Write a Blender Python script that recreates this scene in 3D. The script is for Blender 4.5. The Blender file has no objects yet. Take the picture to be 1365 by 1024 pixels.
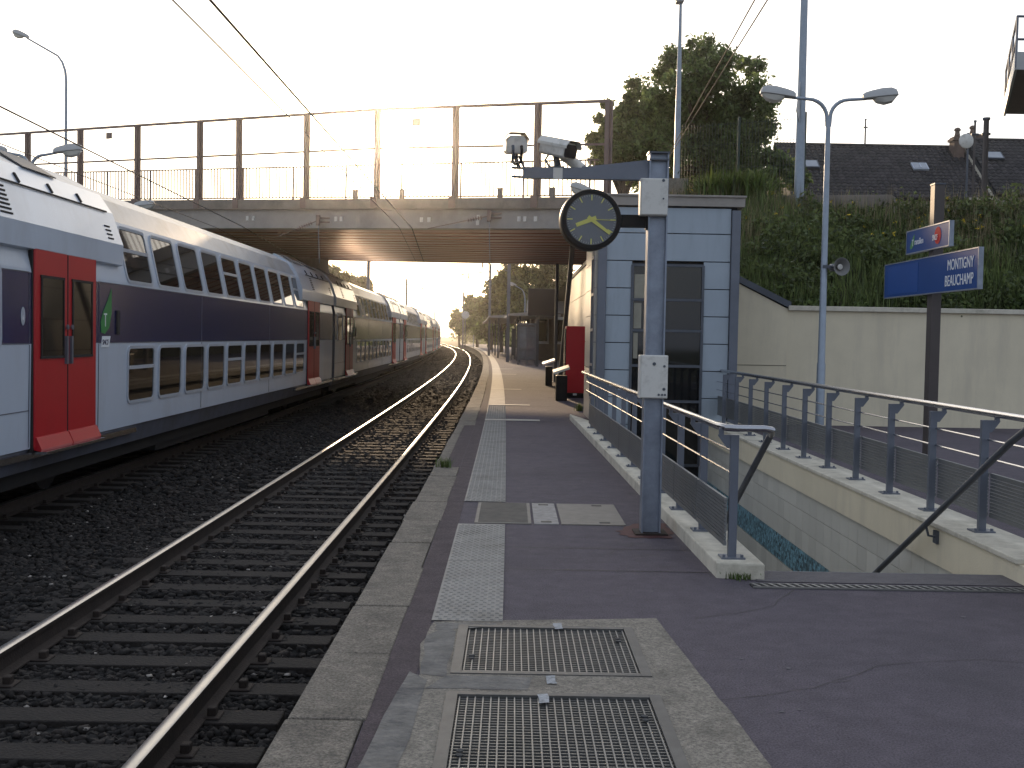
import bpy, bmesh, math, random
import numpy as np
from mathutils import Vector, Matrix
S = bpy.context.scene
C = S.collection
R = math.radians
PI = math.pi
random.seed(7)
# ---------------------------------------------------------------- camera
F, EYE = 1520.0, 1.56
PITCH, ROLL = -math.atan(62 / F), .018
CR = (Matrix.Rotation(PI / 2 + PITCH, 3, 'X') @ Matrix.Rotation(ROLL, 3, 'Z'))
cam = bpy.data.cameras.new('camera'); cam.sensor_width = 36; cam.lens = F / 1365 * 36
cam.clip_start = .05; cam.clip_end = 6000
co = bpy.data.objects.new('camera', cam); C.objects.link(co)
co.location = (0, 0, EYE); co.rotation_euler = CR.to_euler()
S.camera = co
def ray(px, py): return CR @ Vector(((px - 682.5) / F, -(py - 512) / F, -1))
def G(px, py, z=0):
    d = ray(px, py); t = (z - EYE) / d.z
    return Vector((d.x * t, d.y * t, z))
def Q(px, py, Y):
    d = ray(px, py); t = Y / d.y
    return Vector((d.x * t, Y, EYE + d.z * t))
def QX(px, py, X):
    d = ray(px, py); t = X / d.x
    return Vector((X, d.y * t, EYE + d.z * t))
def cx(y):
    return 0. if y < 0 else (-y * y / 5400 if y < 230 else -9.796 - .0852 * (y - 230))
def hd(y): return 0. if y < 0 else (-y / 2700 if y < 230 else -.0852)   # dx/dy
# ---------------------------------------------------------------- world, sun
SAZ, SEL = -6.4, 10.0
w = bpy.data.worlds.new('World'); S.world = w; w.use_nodes = True
nt = w.node_tree; nt.nodes.clear()
out = nt.nodes.new('ShaderNodeOutputWorld'); bg = nt.nodes.new('ShaderNodeBackground')
sky = nt.nodes.new('ShaderNodeTexSky'); sky.sky_type = 'NISHITA'; sky.sun_disc = False
sky.sun_elevation = R(SEL); sky.sun_rotation = R(SAZ); sky.air_density = 1.0; sky.dust_density = 2.5; sky.ozone_density = 1.0
SKYS = .15
bg.inputs['Strength'].default_value = SKYS
# thin veil of high cloud, brightest around the low sun
tc = nt.nodes.new('ShaderNodeTexCoord'); nz = nt.nodes.new('ShaderNodeTexNoise'); nz.inputs['Scale'].default_value = 2.2
nz.inputs['Detail'].default_value = 6
nt.links.new(tc.outputs['Generated'], nz.inputs['Vector'])
dt = nt.nodes.new('ShaderNodeVectorMath'); dt.operation = 'DOT_PRODUCT'; dt.inputs[1].default_value = (math.sin(R(SAZ)) * math.cos(R(SEL)), math.cos(R(SAZ)) * math.cos(R(SEL)), math.sin(R(SEL)))
nt.links.new(tc.outputs['Generated'], dt.inputs[0])
cr = nt.nodes.new('ShaderNodeValToRGB'); e = cr.color_ramp.elements
e[0].position = .0; e[0].color = (.115, .128, .155, 1)
e[1].position = 1.; e[1].color = (1.05, 1.0, .9, 1)
for p_, c_ in ((.5, (.115, .128, .155)), (.74, (.135, .146, .165)), (.86, (.232, .24, .252)), (.93, (.31, .312, .315)), (.975, (.40, .395, .385)), (.994, (.6, .56, .48))):
    q = e.new(p_); q.color = (*c_, 1)
nt.links.new(dt.outputs['Value'], cr.inputs[0])
mm = nt.nodes.new('ShaderNodeMath'); mm.operation = 'MULTIPLY_ADD'; mm.inputs[1].default_value = 18.; mm.inputs[2].default_value = 31.
nt.links.new(nz.outputs['Fac'], mm.inputs[0])
sc_ = nt.nodes.new('ShaderNodeVectorMath'); sc_.operation = 'SCALE'; nt.links.new(cr.outputs[0], sc_.inputs[0]); nt.links.new(mm.outputs[0], sc_.inputs[3])
mx = nt.nodes.new('ShaderNodeMix'); mx.data_type = 'RGBA'; mx.inputs[0].default_value = .72
nt.links.new(sky.outputs[0], mx.inputs[6]); nt.links.new(sc_.outputs[0], mx.inputs[7])
nt.links.new(mx.outputs[2], bg.inputs[0]); nt.links.new(bg.outputs[0], out.inputs[0])
sl = bpy.data.lights.new('sun', 'SUN'); sl.energy = 3.0; sl.angle = R(1.0); sl.color = (1, .72, .45)
so = bpy.data.objects.new('sun', sl); C.objects.link(so)
sd = Vector((math.sin(R(SAZ)) * math.cos(R(SEL)), math.cos(R(SAZ)) * math.cos(R(SEL)), math.sin(R(SEL))))
so.rotation_euler = sd.to_track_quat('Z', 'Y').to_euler(); so.location = sd * 50
S.view_settings.view_transform = 'Standard'; S.view_settings.look = 'None'
S.view_settings.exposure = -.05; S.view_settings.gamma = 1
S.cycles.max_bounces = 8; S.cycles.diffuse_bounces = 4; S.cycles.glossy_bounces = 4; S.cycles.transparent_max_bounces = 16
S.cycles.use_denoising = True
# ---------------------------------------------------------------- materials
def M(name, col, rough=.7, metal=0., var=.18, sc=3., bump=0., bs=60., spec=.5, dirt=None, dsc=1.2, trans=0., coat=0., island=0., speck=0., ss=260., dscale=None):
    m = bpy.data.materials.new(name); m.use_nodes = True
    t = m.node_tree; p = t.nodes['Principled BSDF']
    p.inputs['Roughness'].default_value = rough; p.inputs['Metallic'].default_value = metal
    p.inputs['Specular IOR Level'].default_value = spec
    if coat: p.inputs['Coat Weight'].default_value = coat; p.inputs['Coat Roughness'].default_value = .08
    tc = t.nodes.new('ShaderNodeTexCoord')
    n = t.nodes.new('ShaderNodeTexNoise'); n.inputs['Scale'].default_value = sc; n.inputs['Detail'].default_value = 8; n.inputs['Roughness'].default_value = .65
    t.links.new(tc.outputs['Object'], n.inputs['Vector'])
    r = t.nodes.new('ShaderNodeValToRGB')
    r.color_ramp.elements[0].position = .28; r.color_ramp.elements[1].position = .72
    r.color_ramp.elements[0].color = (*[max(0, c * (1 - var)) for c in col], 1)
    r.color_ramp.elements[1].color = (*[min(1, c * (1 + var)) for c in col], 1)
    t.links.new(n.outputs['Fac'], r.inputs[0]); last = r.outputs[0]
    if dirt:
        n2 = t.nodes.new('ShaderNodeTexNoise'); n2.inputs['Scale'].default_value = dsc; n2.inputs['Detail'].default_value = 10; n2.inputs['Roughness'].default_value = .7
        if dscale:
            mp = t.nodes.new('ShaderNodeMapping'); mp.inputs['Scale'].default_value = dscale
            t.links.new(tc.outputs['Object'], mp.inputs['Vector']); t.links.new(mp.outputs[0], n2.inputs['Vector'])
        else: t.links.new(tc.outputs['Object'], n2.inputs['Vector'])
        r2 = t.nodes.new('ShaderNodeValToRGB'); r2.color_ramp.elements[0].position = .5; r2.color_ramp.elements[1].position = .68
        t.links.new(n2.outputs['Fac'], r2.inputs[0])
        x = t.nodes.new('ShaderNodeMix'); x.data_type = 'RGBA'; x.inputs[7].default_value = (*dirt, 1)
        t.links.new(r2.outputs[0], x.inputs[0]); t.links.new(last, x.inputs[6]); last = x.outputs[2]
    if speck:
        n4 = t.nodes.new('ShaderNodeTexNoise'); n4.inputs['Scale'].default_value = ss; n4.inputs['Detail'].default_value = 3; n4.inputs['Roughness'].default_value = .8
        t.links.new(tc.outputs['Object'], n4.inputs['Vector'])
        m4 = t.nodes.new('ShaderNodeMapRange'); m4.inputs[1].default_value = .3; m4.inputs[2].default_value = .7; m4.inputs[3].default_value = 1 - speck; m4.inputs[4].default_value = 1 + speck
        t.links.new(n4.outputs['Fac'], m4.inputs[0])
        h4 = t.nodes.new('ShaderNodeHueSaturation'); t.links.new(m4.outputs[0], h4.inputs['Value']); t.links.new(last, h4.inputs['Color']); last = h4.outputs[0]
    if island:
        g = t.nodes.new('ShaderNodeNewGeometry'); h = t.nodes.new('ShaderNodeHueSaturation')
        mr = t.nodes.new('ShaderNodeMapRange'); mr.inputs[3].default_value = 1 - island; mr.inputs[4].default_value = 1 + island
        t.links.new(g.outputs['Random Per Island'], mr.inputs[0]); t.links.new(mr.outputs[0], h.inputs['Value'])
        t.links.new(last, h.inputs['Color']); last = h.outputs[0]
    t.links.new(last, p.inputs['Base Color'])
    if bump:
        b = t.nodes.new('ShaderNodeBump'); b.inputs['Strength'].default_value = bump; b.inputs['Distance'].default_value = .02
        n3 = t.nodes.new('ShaderNodeTexNoise'); n3.inputs['Scale'].default_value = bs; n3.inputs['Detail'].default_value = 4
        t.links.new(tc.outputs['Object'], n3.inputs['Vector']); t.links.new(n3.outputs['Fac'], b.inputs['Height']); t.links.new(b.outputs[0], p.inputs['Normal'])
    if trans:
        d = t.nodes.new('ShaderNodeBsdfTranslucent'); ms = t.nodes.new('ShaderNodeMixShader'); ms.inputs[0].default_value = trans
        hs = t.nodes.new('ShaderNodeHueSaturation'); hs.inputs['Value'].default_value = 1.5; hs.inputs['Hue'].default_value = .47
        t.links.new(last, hs.inputs['Color']); t.links.new(hs.outputs[0], d.inputs['Color'])
        t.links.new(p.outputs[0], ms.inputs[1]); t.links.new(d.outputs[0], ms.inputs[2])
        t.links.new(ms.outputs[0], t.nodes['Material Output'].inputs[0])
    return m
# ---------------------------------------------------------------- mesh building
class MB:
    def __init__(s): s.v = []; s.f = []; s.m = []
    def add(s, vs, fs, mi=0):
        o = len(s.v); s.v += [tuple(v) for v in vs]; s.f += [tuple(i + o for i in f) for f in fs]; s.m += [mi] * len(fs); return s
    def box(s, c, d, rz=0, mi=0, mat=None):
        x, y, z = d[0] / 2, d[1] / 2, d[2] / 2
        vs = [Vector((a * x, b * y, e * z)) for a in (-1, 1) for b in (-1, 1) for e in (-1, 1)]
        m = mat or Matrix.Rotation(rz, 3, 'Z')
        return s.add([m @ v + Vector(c) for v in vs], [(0, 1, 3, 2), (4, 6, 7, 5), (0, 4, 5, 1), (2, 3, 7, 6), (0, 2, 6, 4), (1, 5, 7, 3)], mi)
    def bar(s, p, q, wd, h, mi=0):
        p, q = Vector(p), Vector(q); y = (q - p).normalized()
        up = Vector((0, 0, 1)) if abs(y.z) < .99 else Vector((0, 1, 0))
        x = y.cross(up).normalized(); z = x.cross(y)
        m = Matrix((x, y, z)).transposed()
        return s.box((p + q) / 2, (wd, (q - p).length, h), mat=m, mi=mi)
    def tube(s, pts, r, n=8, mi=0, cap=True):
        pts = [Vector(p) for p in pts]; k = len(pts)
        rs = r if isinstance(r, (list, tuple)) else [r] * k
        vs = []; pu = None
        for i, p in enumerate(pts):
            t = (pts[min(i + 1, k - 1)] - pts[max(i - 1, 0)]).normalized()
            if pu is None:
                pu = t.cross(Vector((0, 0, 1)) if abs(t.z) < .95 else Vector((1, 0, 0))).normalized()
            else:
                pu = (pu - t * pu.dot(t)).normalized()
            pv = t.cross(pu)
            for j in range(n):
                a = 2 * PI * j / n; vs.append(p + (pu * math.cos(a) + pv * math.sin(a)) * rs[i])
        fs = [(i * n + j, i * n + (j + 1) % n, (i + 1) * n + (j + 1) % n, (i + 1) * n + j) for i in range(k - 1) for j in range(n)]
        if cap: fs += [tuple(range(n - 1, -1, -1)), tuple(range((k - 1) * n, k * n))]
        return s.add(vs, fs, mi)
    def prism(s, poly, vec, mi=0):
        n = len(poly); a = [Vector(p) for p in poly]; b = [p + Vector(vec) for p in a]
        return s.add(a + b, [tuple(range(n - 1, -1, -1)), tuple(range(n, 2 * n))] + [(i, (i + 1) % n, n + (i + 1) % n, n + i) for i in range(n)], mi)
    def sweep(s, sections, mi=None, close=True, cap=True):
        n = len(sections[0]); vs = [p for q in sections for p in q]; k = len(sections)
        for j in range(n if close else n - 1):
            o = len(s.v)
            s.f += [tuple(o + x for x in (i * n + j, i * n + (j + 1) % n, (i + 1) * n + (j + 1) % n, (i + 1) * n + j)) for i in range(k - 1)]
            s.m += [(mi[j] if isinstance(mi, (list, tuple)) else (mi or 0))] * (k - 1)
        o = len(s.v)
        if cap:
            s.f += [tuple(o + x for x in range(n - 1, -1, -1)), tuple(o + x for x in range((k - 1) * n, k * n))]; s.m += [0, 0]
        s.v += [tuple(p) for p in vs]; return s
    def lathe(s, prof, n=24, mat=None, mi=0):
        m = mat or Matrix.Identity(4); k = len(prof)
        vs = [m @ Vector((r * math.cos(2 * PI * j / n), r * math.sin(2 * PI * j / n), z)) for r, z in prof for j in range(n)]
        fs = [(i * n + j, i * n + (j + 1) % n, (i + 1) * n + (j + 1) % n, (i + 1) * n + j) for i in range(k - 1) for j in range(n)]
        fs += [tuple(range(n - 1, -1, -1)), tuple(range((k - 1) * n, k * n))]
        return s.add(vs, fs, mi)
    def quad(s, a, b, c, d, mi=0): return s.add([a, b, c, d], [(0, 1, 2, 3)], mi)
    def poly(s, outer, holes=(), z=None, mi=0):
        from mathutils.geometry import tessellate_polygon
        ls = [[Vector(p) for p in l] for l in [outer, *holes]]; flat = [p for l in ls for p in l]
        fs = []
        for f in tessellate_polygon(ls):
            nn = (flat[f[1]] - flat[f[0]]).cross(flat[f[2]] - flat[f[0]])
            fs.append(tuple(f) if nn.z >= 0 else tuple(reversed(f)))
        return s.add(flat, fs, mi)
    def build(s, name, mats, parent=None, world=False, smooth=False, bevel=0., seg=2):
        off = Vector((0, 0, 0))
        if world and parent is not None:
            r = parent
            while r.parent: r = r.parent
            off = r.location.copy()
        elif world:
            a = np.array(s.v); lo, hi = a.min(0), a.max(0); off = Vector(((lo[0] + hi[0]) / 2, (lo[1] + hi[1]) / 2, lo[2]))
        me = bpy.data.meshes.new(name)
        me.from_pydata([(v[0] - off.x, v[1] - off.y, v[2] - off.z) for v in s.v], [], s.f)
        mats = mats if isinstance(mats, (list, tuple)) else [mats]
        for m in mats: me.materials.append(m)
        if len(mats) > 1: me.polygons.foreach_set('material_index', s.m)
        b = bmesh.new(); b.from_mesh(me)
        if len(b.faces) < 60000: bmesh.ops.recalc_face_normals(b, faces=b.faces)
        if smooth:
            for f in b.faces: f.smooth = True
            for e in b.edges:
                if len(e.link_faces) == 2 and e.calc_face_angle(0) > R(40): e.smooth = False
        b.to_mesh(me); b.free(); me.update()
        o = bpy.data.objects.new(name, me); C.objects.link(o)
        if parent is not None: o.parent = parent
        elif world: o.location = off
        if bevel:
            bm_ = o.modifiers.new('bevel', 'BEVEL'); bm_.width = bevel; bm_.segments = seg; bm_.limit_method = 'ANGLE'; bm_.angle_limit = R(40)
        return o
def np_mesh(name, verts, tris, mat, smooth=False):
    me = bpy.data.meshes.new(name); nv, nf = len(verts), len(tris)
    me.vertices.add(nv); me.vertices.foreach_set('co', np.asarray(verts, dtype=np.float32).ravel())
    k = tris.shape[1]
    me.loops.add(nf * k); me.loops.foreach_set('vertex_index', np.asarray(tris, dtype=np.int32).ravel())
    me.polygons.add(nf); me.polygons.foreach_set('loop_start', np.arange(0, nf * k, k, dtype=np.int32))
    me.update(calc_edges=True); me.validate()
    for m in (mat if isinstance(mat, list) else [mat]): me.materials.append(m)
    if smooth: me.polygons.foreach_set('use_smooth', np.ones(nf, dtype=bool))
    o = bpy.data.objects.new(name, me); C.objects.link(o); return o
def tag(o, label, cat, group=None):
    o['label'] = label; o['category'] = cat
    if group: o['group'] = group
    return o
def thing(name, label, cat, loc=(0, 0, 0), rz=0., group=None):
    o = bpy.data.objects.new(name, None); C.objects.link(o); o.location = loc; o.rotation_euler = (0, 0, rz); o.empty_display_size = .2
    return tag(o, label, cat, group)
def struct(o, kind='structure'): o['kind'] = kind; return o
def copy_tree(o, parent=None):
    c = o.copy(); C.objects.link(c)
    if parent is not None: c.parent = parent
    for ch in list(o.children): copy_tree(ch, c)
    return c
def text_geo(s, size, depth=.003, sx=1.):
    cu = bpy.data.curves.new('lettering', 'FONT'); cu.body = s; cu.size = size; cu.extrude = depth; cu.align_x = 'LEFT'; cu.resolution_u = 4
    ob = bpy.data.objects.new('lettering', cu); C.objects.link(ob); dg = bpy.context.evaluated_depsgraph_get()
    me = bpy.data.meshes.new_from_object(ob.evaluated_get(dg))
    vs = [Vector((v.co.x * sx, v.co.y, v.co.z)) for v in me.vertices]; fs = [tuple(p.vertices) for p in me.polygons]
    C.objects.unlink(ob); bpy.data.objects.remove(ob); bpy.data.curves.remove(cu); bpy.data.meshes.remove(me)
    return vs, fs
def text(mb, s, size, mat4, mi=0, depth=.003, sx=1., right=False):
    vs, fs = text_geo(s, size, depth, sx)
    if right:
        mxx = max(v.x for v in vs); vs = [v - Vector((mxx, 0, 0)) for v in vs]
    return mb.add([mat4 @ v for v in vs], fs, mi)
def frame4(x, y, z, o):
    m = Matrix((x, y, z)).transposed().to_4x4(); m.translation = Vector(o); return m
FACE_TRACK = ((0, -1, 0), (0, 0, 1), (-1, 0, 0))      # writing read by someone looking along +X
FACE_RIGHT = ((0, 1, 0), (0, 0, 1), (1, 0, 0))        # read by someone looking along -X
FACE_NEAR = ((1, 0, 0), (0, 0, 1), (0, -1, 0))        # read by someone looking along +Y
def arc(c, r, a0, a1, n, ax, ay):
    return [Vector(c) + Vector(ax) * r * math.cos(a0 + (a1 - a0) * i / n) + Vector(ay) * r * math.sin(a0 + (a1 - a0) * i / n) for i in range(n + 1)]
# palette
ASPH = M('asphalt', (.104, .086, .104), .85, var=.22, sc=7, bump=.8, bs=110, dirt=(.074, .063, .076), dsc=.6, speck=.65, ss=110.)
ASPH2 = M('reddish_asphalt', (.075, .055, .06), .9, var=.3, sc=6, bump=.6, bs=140, speck=.6, ss=100.)
CONC = M('concrete', (.225, .2, .163), .85, var=.28, sc=14, bump=.5, bs=90, dirt=(.12, .105, .085), dsc=2.5, speck=.65, ss=80.)
COPE = M('coping_stone', (.185, .16, .128), .85, var=.3, sc=10, bump=.6, bs=110, dirt=(.105, .09, .072), dsc=2.2, speck=.65, ss=80.)
WHITEC = M('pale_kerb_concrete', (.64, .59, .48), .8, var=.16, sc=5, bump=.2, bs=60, dirt=(.42, .385, .3), dsc=3)
BEIGE = M('beige_render', (.76, .67, .49), .85, var=.08, sc=1.2, bump=.15, bs=80, dirt=(.67, .59, .44), dsc=1.6, dscale=(1.6, 1.6, .22))
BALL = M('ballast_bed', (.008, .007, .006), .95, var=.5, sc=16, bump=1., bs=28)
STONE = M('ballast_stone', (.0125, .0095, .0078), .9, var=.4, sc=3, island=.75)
STEEL = M('rail_steel', (.36, .345, .33), .38, 1., var=.12)
RUST = M('rail_rust', (.03, .02, .015), .85, var=.4, sc=8, bump=.3)
WOOD = M('sleeper_wood', (.0165, .0125, .01), .9, var=.45, sc=7, bump=.7, bs=40)
GALV = M('galvanised_steel', (.27, .30, .36), .45, .7, var=.22, sc=9)
GREYP = M('grey_painted_metal', (.15, .165, .2), .4, .3, var=.12)
DGREY = M('dark_grey_metal', (.09, .1, .12), .45, .3, var=.15)
SATIN = M('satin_steel', (.42, .42, .44), .25, 1., var=.06)
BLACK = M('black_paint', (.01, .01, .011), .5, var=.2, spec=.2)
PANEL = M('pale_wall_panel', (.35, .405, .46), .32, .1, var=.06, sc=1.5, spec=.5, dirt=(.31, .36, .41), dsc=2.2, dscale=(2., 2., .3))
PANELW = M('beige_wall_panel', (.46, .42, .35), .28, .1, var=.05, sc=1.5)
JOINT = M('dark_joint', (.03, .032, .036), .8)
GLASS = M('dark_glass', (.008, .009, .01), .04, var=.1, spec=.6)
WHITEB = M('off_white_enamel', (.68, .66, .61), .45, var=.06, dirt=(.42, .4, .36), dsc=6)
TILE = M('stair_tile', (.68, .65, .57), .35, var=.06, island=.08)
BROWN = M('bridge_soffit_brown', (.30, .095, .055), .36, .8, var=.3, sc=.7)
FASC = M('bridge_fascia_grey', (.36, .325, .29), .65, var=.14, sc=1.5, dirt=(.28, .25, .22), dsc=.8)
FASC2 = M('bridge_edge_concrete', (.25, .215, .185), .8, var=.2, sc=2, dirt=(.17, .15, .13), dsc=1.2)
POSTB = M('bridge_post_brown', (.22, .155, .135), .6, .2, var=.15)
GRT = M('grate_bars', (.2, .195, .185), .5, .5, var=.2, sc=8)
GRT2 = M('grate_frame', (.12, .115, .108), .6, .4, var=.25, sc=12)
RED = M('red_paint', (.46, .006, .015), .4, var=.06)
# ================================================================ SETTING
def strip(mb, l0, l1, y0, y1, z, dy=2., mi=0, x_abs=False):
    ys = [y0]
    while ys[-1] < y1 - 1e-6:
        ys.append(min(y1, ys[-1] + (dy if ys[-1] < 60 else dy * 3)))
    f = (lambda y: 0.) if x_abs else cx
    vs = [(l + f(y), y, z) for y in ys for l in (l0, l1)]
    return mb.add(vs, [(2 * i, 2 * i + 1, 2 * i + 3, 2 * i + 2) for i in range(len(ys) - 1)], mi)
def strip_x(mb, l0, x1, y0, y1, z, dy=1.):
    ys = list(np.arange(y0, y1, dy)) + [y1]
    return mb.add([p for y in ys for p in ((l0 + cx(y), y, z), (x1, y, z))], [(2 * i, 2 * i + 1, 2 * i + 3, 2 * i + 2) for i in range(len(ys) - 1)])
GRASSG = M('ground_grass', (.05, .06, .025), .95, var=.4, sc=.3)
struct(MB().quad((-2500, -300, -1.35), (1.62, -300, -1.35), (1.62, 4000, -1.35), (-2500, 4000, -1.35)).quad((3.45, -300, -1.35), (2500, -300, -1.35), (2500, 4000, -1.35), (3.45, 4000, -1.35)).quad((1.62, -300, -1.35), (3.45, -300, -1.35), (3.45, 7.7, -1.35), (1.62, 7.7, -1.35)).quad((1.62, 20.2, -1.35), (3.45, 20.2, -1.35), (3.45, 4000, -1.35), (1.62, 4000, -1.35)).build('ground', GRASSG))
mb = MB()
ys = list(np.arange(-6, 60, 1.5)) + list(np.arange(60, 900, 12))
prof = [(-14, -.78), (-8.6, -.78), (-6.9, -.77), (-5.2, -.78), (-4.2, -.74), (-3.6, -.755), (-2.6, -.76), (-1.6, -.755), (-1.15, -.80), (-.80, -.86)]
rr = random.Random(3)
vs = [(l + cx(y), y, z + rr.uniform(-.012, .012)) for y in ys for l, z in prof]; n = len(prof)
mb.add(vs, [(i * n + j, i * n + j + 1, (i + 1) * n + j + 1, (i + 1) * n + j) for i in range(len(ys) - 1) for j in range(n - 1)])
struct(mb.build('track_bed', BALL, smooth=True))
# loose ballast stones: numpy merged
rng = np.random.default_rng(5)
def scatter(name, pts, size, mat, tall=.7):
    base = np.array([(-1, -1, -1), (1, -1, -1), (1, 1, -1), (-1, 1, -1), (-.7, -.7, 1), (.75, -.6, .9), (.6, .8, 1.), (-.8, .6, .85)], dtype=np.float32)
    quads = np.array([(3, 2, 1, 0), (4, 5, 6, 7), (0, 1, 5, 4), (1, 2, 6, 5), (2, 3, 7, 6), (3, 0, 4, 7)])
    n = len(pts); v = base[None] * (1 + rng.uniform(-.35, .35, (n, 8, 3)))
    q = rng.normal(size=(n, 4)); q /= np.linalg.norm(q, axis=1, keepdims=True)
    a, b, c, d = q.T
    Rm = np.stack([np.stack([1 - 2 * (c * c + d * d), 2 * (b * c - a * d), 2 * (b * d + a * c)], -1),
                   np.stack([2 * (b * c + a * d), 1 - 2 * (b * b + d * d), 2 * (c * d - a * b)], -1),
                   np.stack([2 * (b * d - a * c), 2 * (c * d + a * b), 1 - 2 * (b * b + c * c)], -1)], 1)
    sz = (size if np.ndim(size) else np.full(n, size)) * rng.uniform(.6, 1.35, n)
    v = np.einsum('nij,nkj->nki', Rm, v) * sz[:, None, None]
    v[..., 2] *= tall
    v += pts[:, None, :]
    f = quads[None] + (np.arange(n) * 8)[:, None, None]
    return np_mesh(name, v.reshape(-1, 3), f.reshape(-1, 4), mat)
P = []
for (y0, y1, dens, sz) in ((3.3, 8, 620, .021), (8, 16, 330, .027), (16, 40, 95, .04), (40, 90, 22, .06), (90, 320, 2.6, .13)):
    n = int((y1 - y0) * 5.0 * dens)
    y = rng.uniform(y0, y1, n); l = rng.uniform(-5.75, -.92, n)
    z = np.interp(l, [p[0] for p in prof], [p[1] for p in prof]) + rng.uniform(0, .018, n)
    P.append(np.stack([l - np.where(y > 0, y * y / 5400, 0), y, z, np.full(n, sz)], 1))
P = np.concatenate(P)
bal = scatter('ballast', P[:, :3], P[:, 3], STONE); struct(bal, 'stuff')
bal['label'] = 'dark ballast stones between and beside the rails'
PALE = M('pale_chips', (.3, .27, .24), .8, var=.3, island=.5)
n = 420; y = 3.5 + 22 * rng.random(n) ** 1.4; l = rng.uniform(-5.6, -.95, n)
pp = np.stack([l - y * y / 5400, y, np.interp(l, [p[0] for p in prof], [p[1] for p in prof]) + .03], 1)
ch = scatter('pale_gravel', pp, np.full(n, .013), PALE, .5); struct(ch, 'stuff'); ch['label'] = 'scattered pale stone chips and bits of litter lying on the ballast'
# ---- platform
GX0, GX1 = -.262, .672
CUTS = [(3.86, 4.93), (5.2, 6.09)]
mb = MB(); mi_a = 0
strip_x(mb, -.57, 1.45, -4, 3.86, 0)
for ya_, yb_ in ((3.86, 6.09),): strip_x(mb, -.57, GX0, ya_, yb_, 0); mb.quad((GX1, ya_, 0), (1.45, ya_, 0), (1.45, yb_, 0), (GX1, yb_, 0))
mb.quad((GX0, 4.93, 0), (GX1, 4.93, 0), (GX1, 5.2, 0), (GX0, 5.2, 0)); strip_x(mb, -.57, 1.45, 6.09, 21.9, 0)
strip(mb, -.57, 6.0, 21.9, 245, 0)
strip(mb, 1.45, 24, -4, 7.72, 0, 4, x_abs=True); strip(mb, 3.6, 24, 7.72, 21.9, 0, 4, x_abs=True)
# pit under the grates
for a, b in CUTS:
    for (p, q) in (((GX0, a), (GX1, a)), ((GX1, a), (GX1, b)), ((GX1, b), (GX0, b)), ((GX0, b), (GX0, a))):
        mb.quad((*p, 0), (*q, 0), (*q, -.35), (*p, -.35), 1)
    mb.quad((GX0, a, -.35), (GX1, a, -.35), (GX1, b, -.35), (GX0, b, -.35), 1)
# face towards the track
ys = list(np.arange(-4, 60, 2.)) + list(np.arange(60, 246, 6))
vs = [(-.80 + cx(y), y, z) for y in ys for z in (-.12, -1.)]
mb.add(vs, [(2 * i, 2 * i + 1, 2 * i + 3, 2 * i + 2) for i in range(len(ys) - 1)], 2)
struct(mb.build('platform', [ASPH, BLACK, COPE]))
# edge coping stones (with joints and one stretch where they are missing)
mb = MB(); y = -2.2; rr = random.Random(11)
while y < 240:
    L = (rr.uniform(.86, 1.1) if y < 40 else 3.0)
    gap = 13.2 < y < 19.6
    wd = .13 if gap else .31 + rr.uniform(-.012, .012)
    e = rr.uniform(-.008, .008); z = rr.uniform(-.002, .006)
    a0, a1 = y + .006, y + L - .006
    P4 = [(-.88 + e + cx(a0), a0), (-.88 + wd + cx(a0), a0), (-.88 + wd + cx(a1), a1), (-.88 + e + cx(a1), a1)]
    mb.prism([(p[0], p[1], -.14) for p in P4], (0, 0, .147 + z))
    y += L
struct(mb.build('platform_kerb', COPE, bevel=.008))
mb = MB(); strip(mb, -.75, -.57, 13.2, 20.2, -.0, 1); strip(mb, -.565, -.41, -4, 240, .004, 1.)
struct(mb.build('edge_strip', ASPH2))
# tactile strip with raised studs
TACT = M('tactile_paving', (.28, .262, .235), .75, var=.16, sc=6, bump=.2, dirt=(.2, .185, .16), dsc=2.5)
mb = MB()
for y0, y1 in ((6.18, 7.85), (7.86, 9.42), (10.72, 21.2), (21.75, 26), (26.5, 34), (34.4, 240)):
    strip(mb, -.41, -.02, y0, y1, .008, 1.)
    y = y0 + .03
    while y < min(y1, 26) - .03:
        for k in range(8):
            xx = -.385 + k * .0475 + (.0 if int(y * 20) % 2 else .02) + cx(y)
            mb.add([(xx - .012, y - .012, .008), (xx + .012, y - .012, .008), (xx + .012, y + .012, .008), (xx - .012, y + .012, .008),
                    (xx - .007, y - .007, .014), (xx + .007, y - .007, .014), (xx + .007, y + .007, .014), (xx - .007, y + .007, .014)],
                   [(4, 5, 6, 7), (0, 1, 5, 4), (1, 2, 6, 5), (2, 3, 7, 6), (3, 0, 4, 7)])
        y += .05
struct(mb.build('tactile_strip', TACT))
# concrete surround of the grates, patches, joints, crossing strips, stain
def jag(pts, amp, n, seed, z):
    r_ = random.Random(seed); o = []
    for i, p in enumerate(pts):
        q = pts[(i + 1) % len(pts)]
        for k in range(n):
            t = k / n; a = amp if k else 0
            o.append((p[0] + (q[0] - p[0]) * t + r_.uniform(-a, a), p[1] + (q[1] - p[1]) * t + r_.uniform(-a, a), z))
    return o
mb = MB()
outer = [(-.41, 3.5), (1.02, 3.5), (.95, 4.6), (.9, 5.25), (.83, 6.32), (-.30, 6.17), (-.40, 6.16), (-.44, 5.7), (-.40, 5.2)]
holes = [[(GX0, a, .004), (GX0, b, .004), (GX1, b, .004), (GX1, a, .004)] for a, b in CUTS]
mb.poly(jag(outer, .009, 4, 4, .0065), [[(a_, b_, .0065) for a_, b_, c_ in h] for h in holes])
struct(mb.build('grate_surround', CONC))
MORT = M('mortar_patch', (.165, .155, .14), .85, var=.35, sc=9, bump=.9, bs=30, dirt=(.09, .085, .085), dsc=5)
mb = MB()
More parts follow.
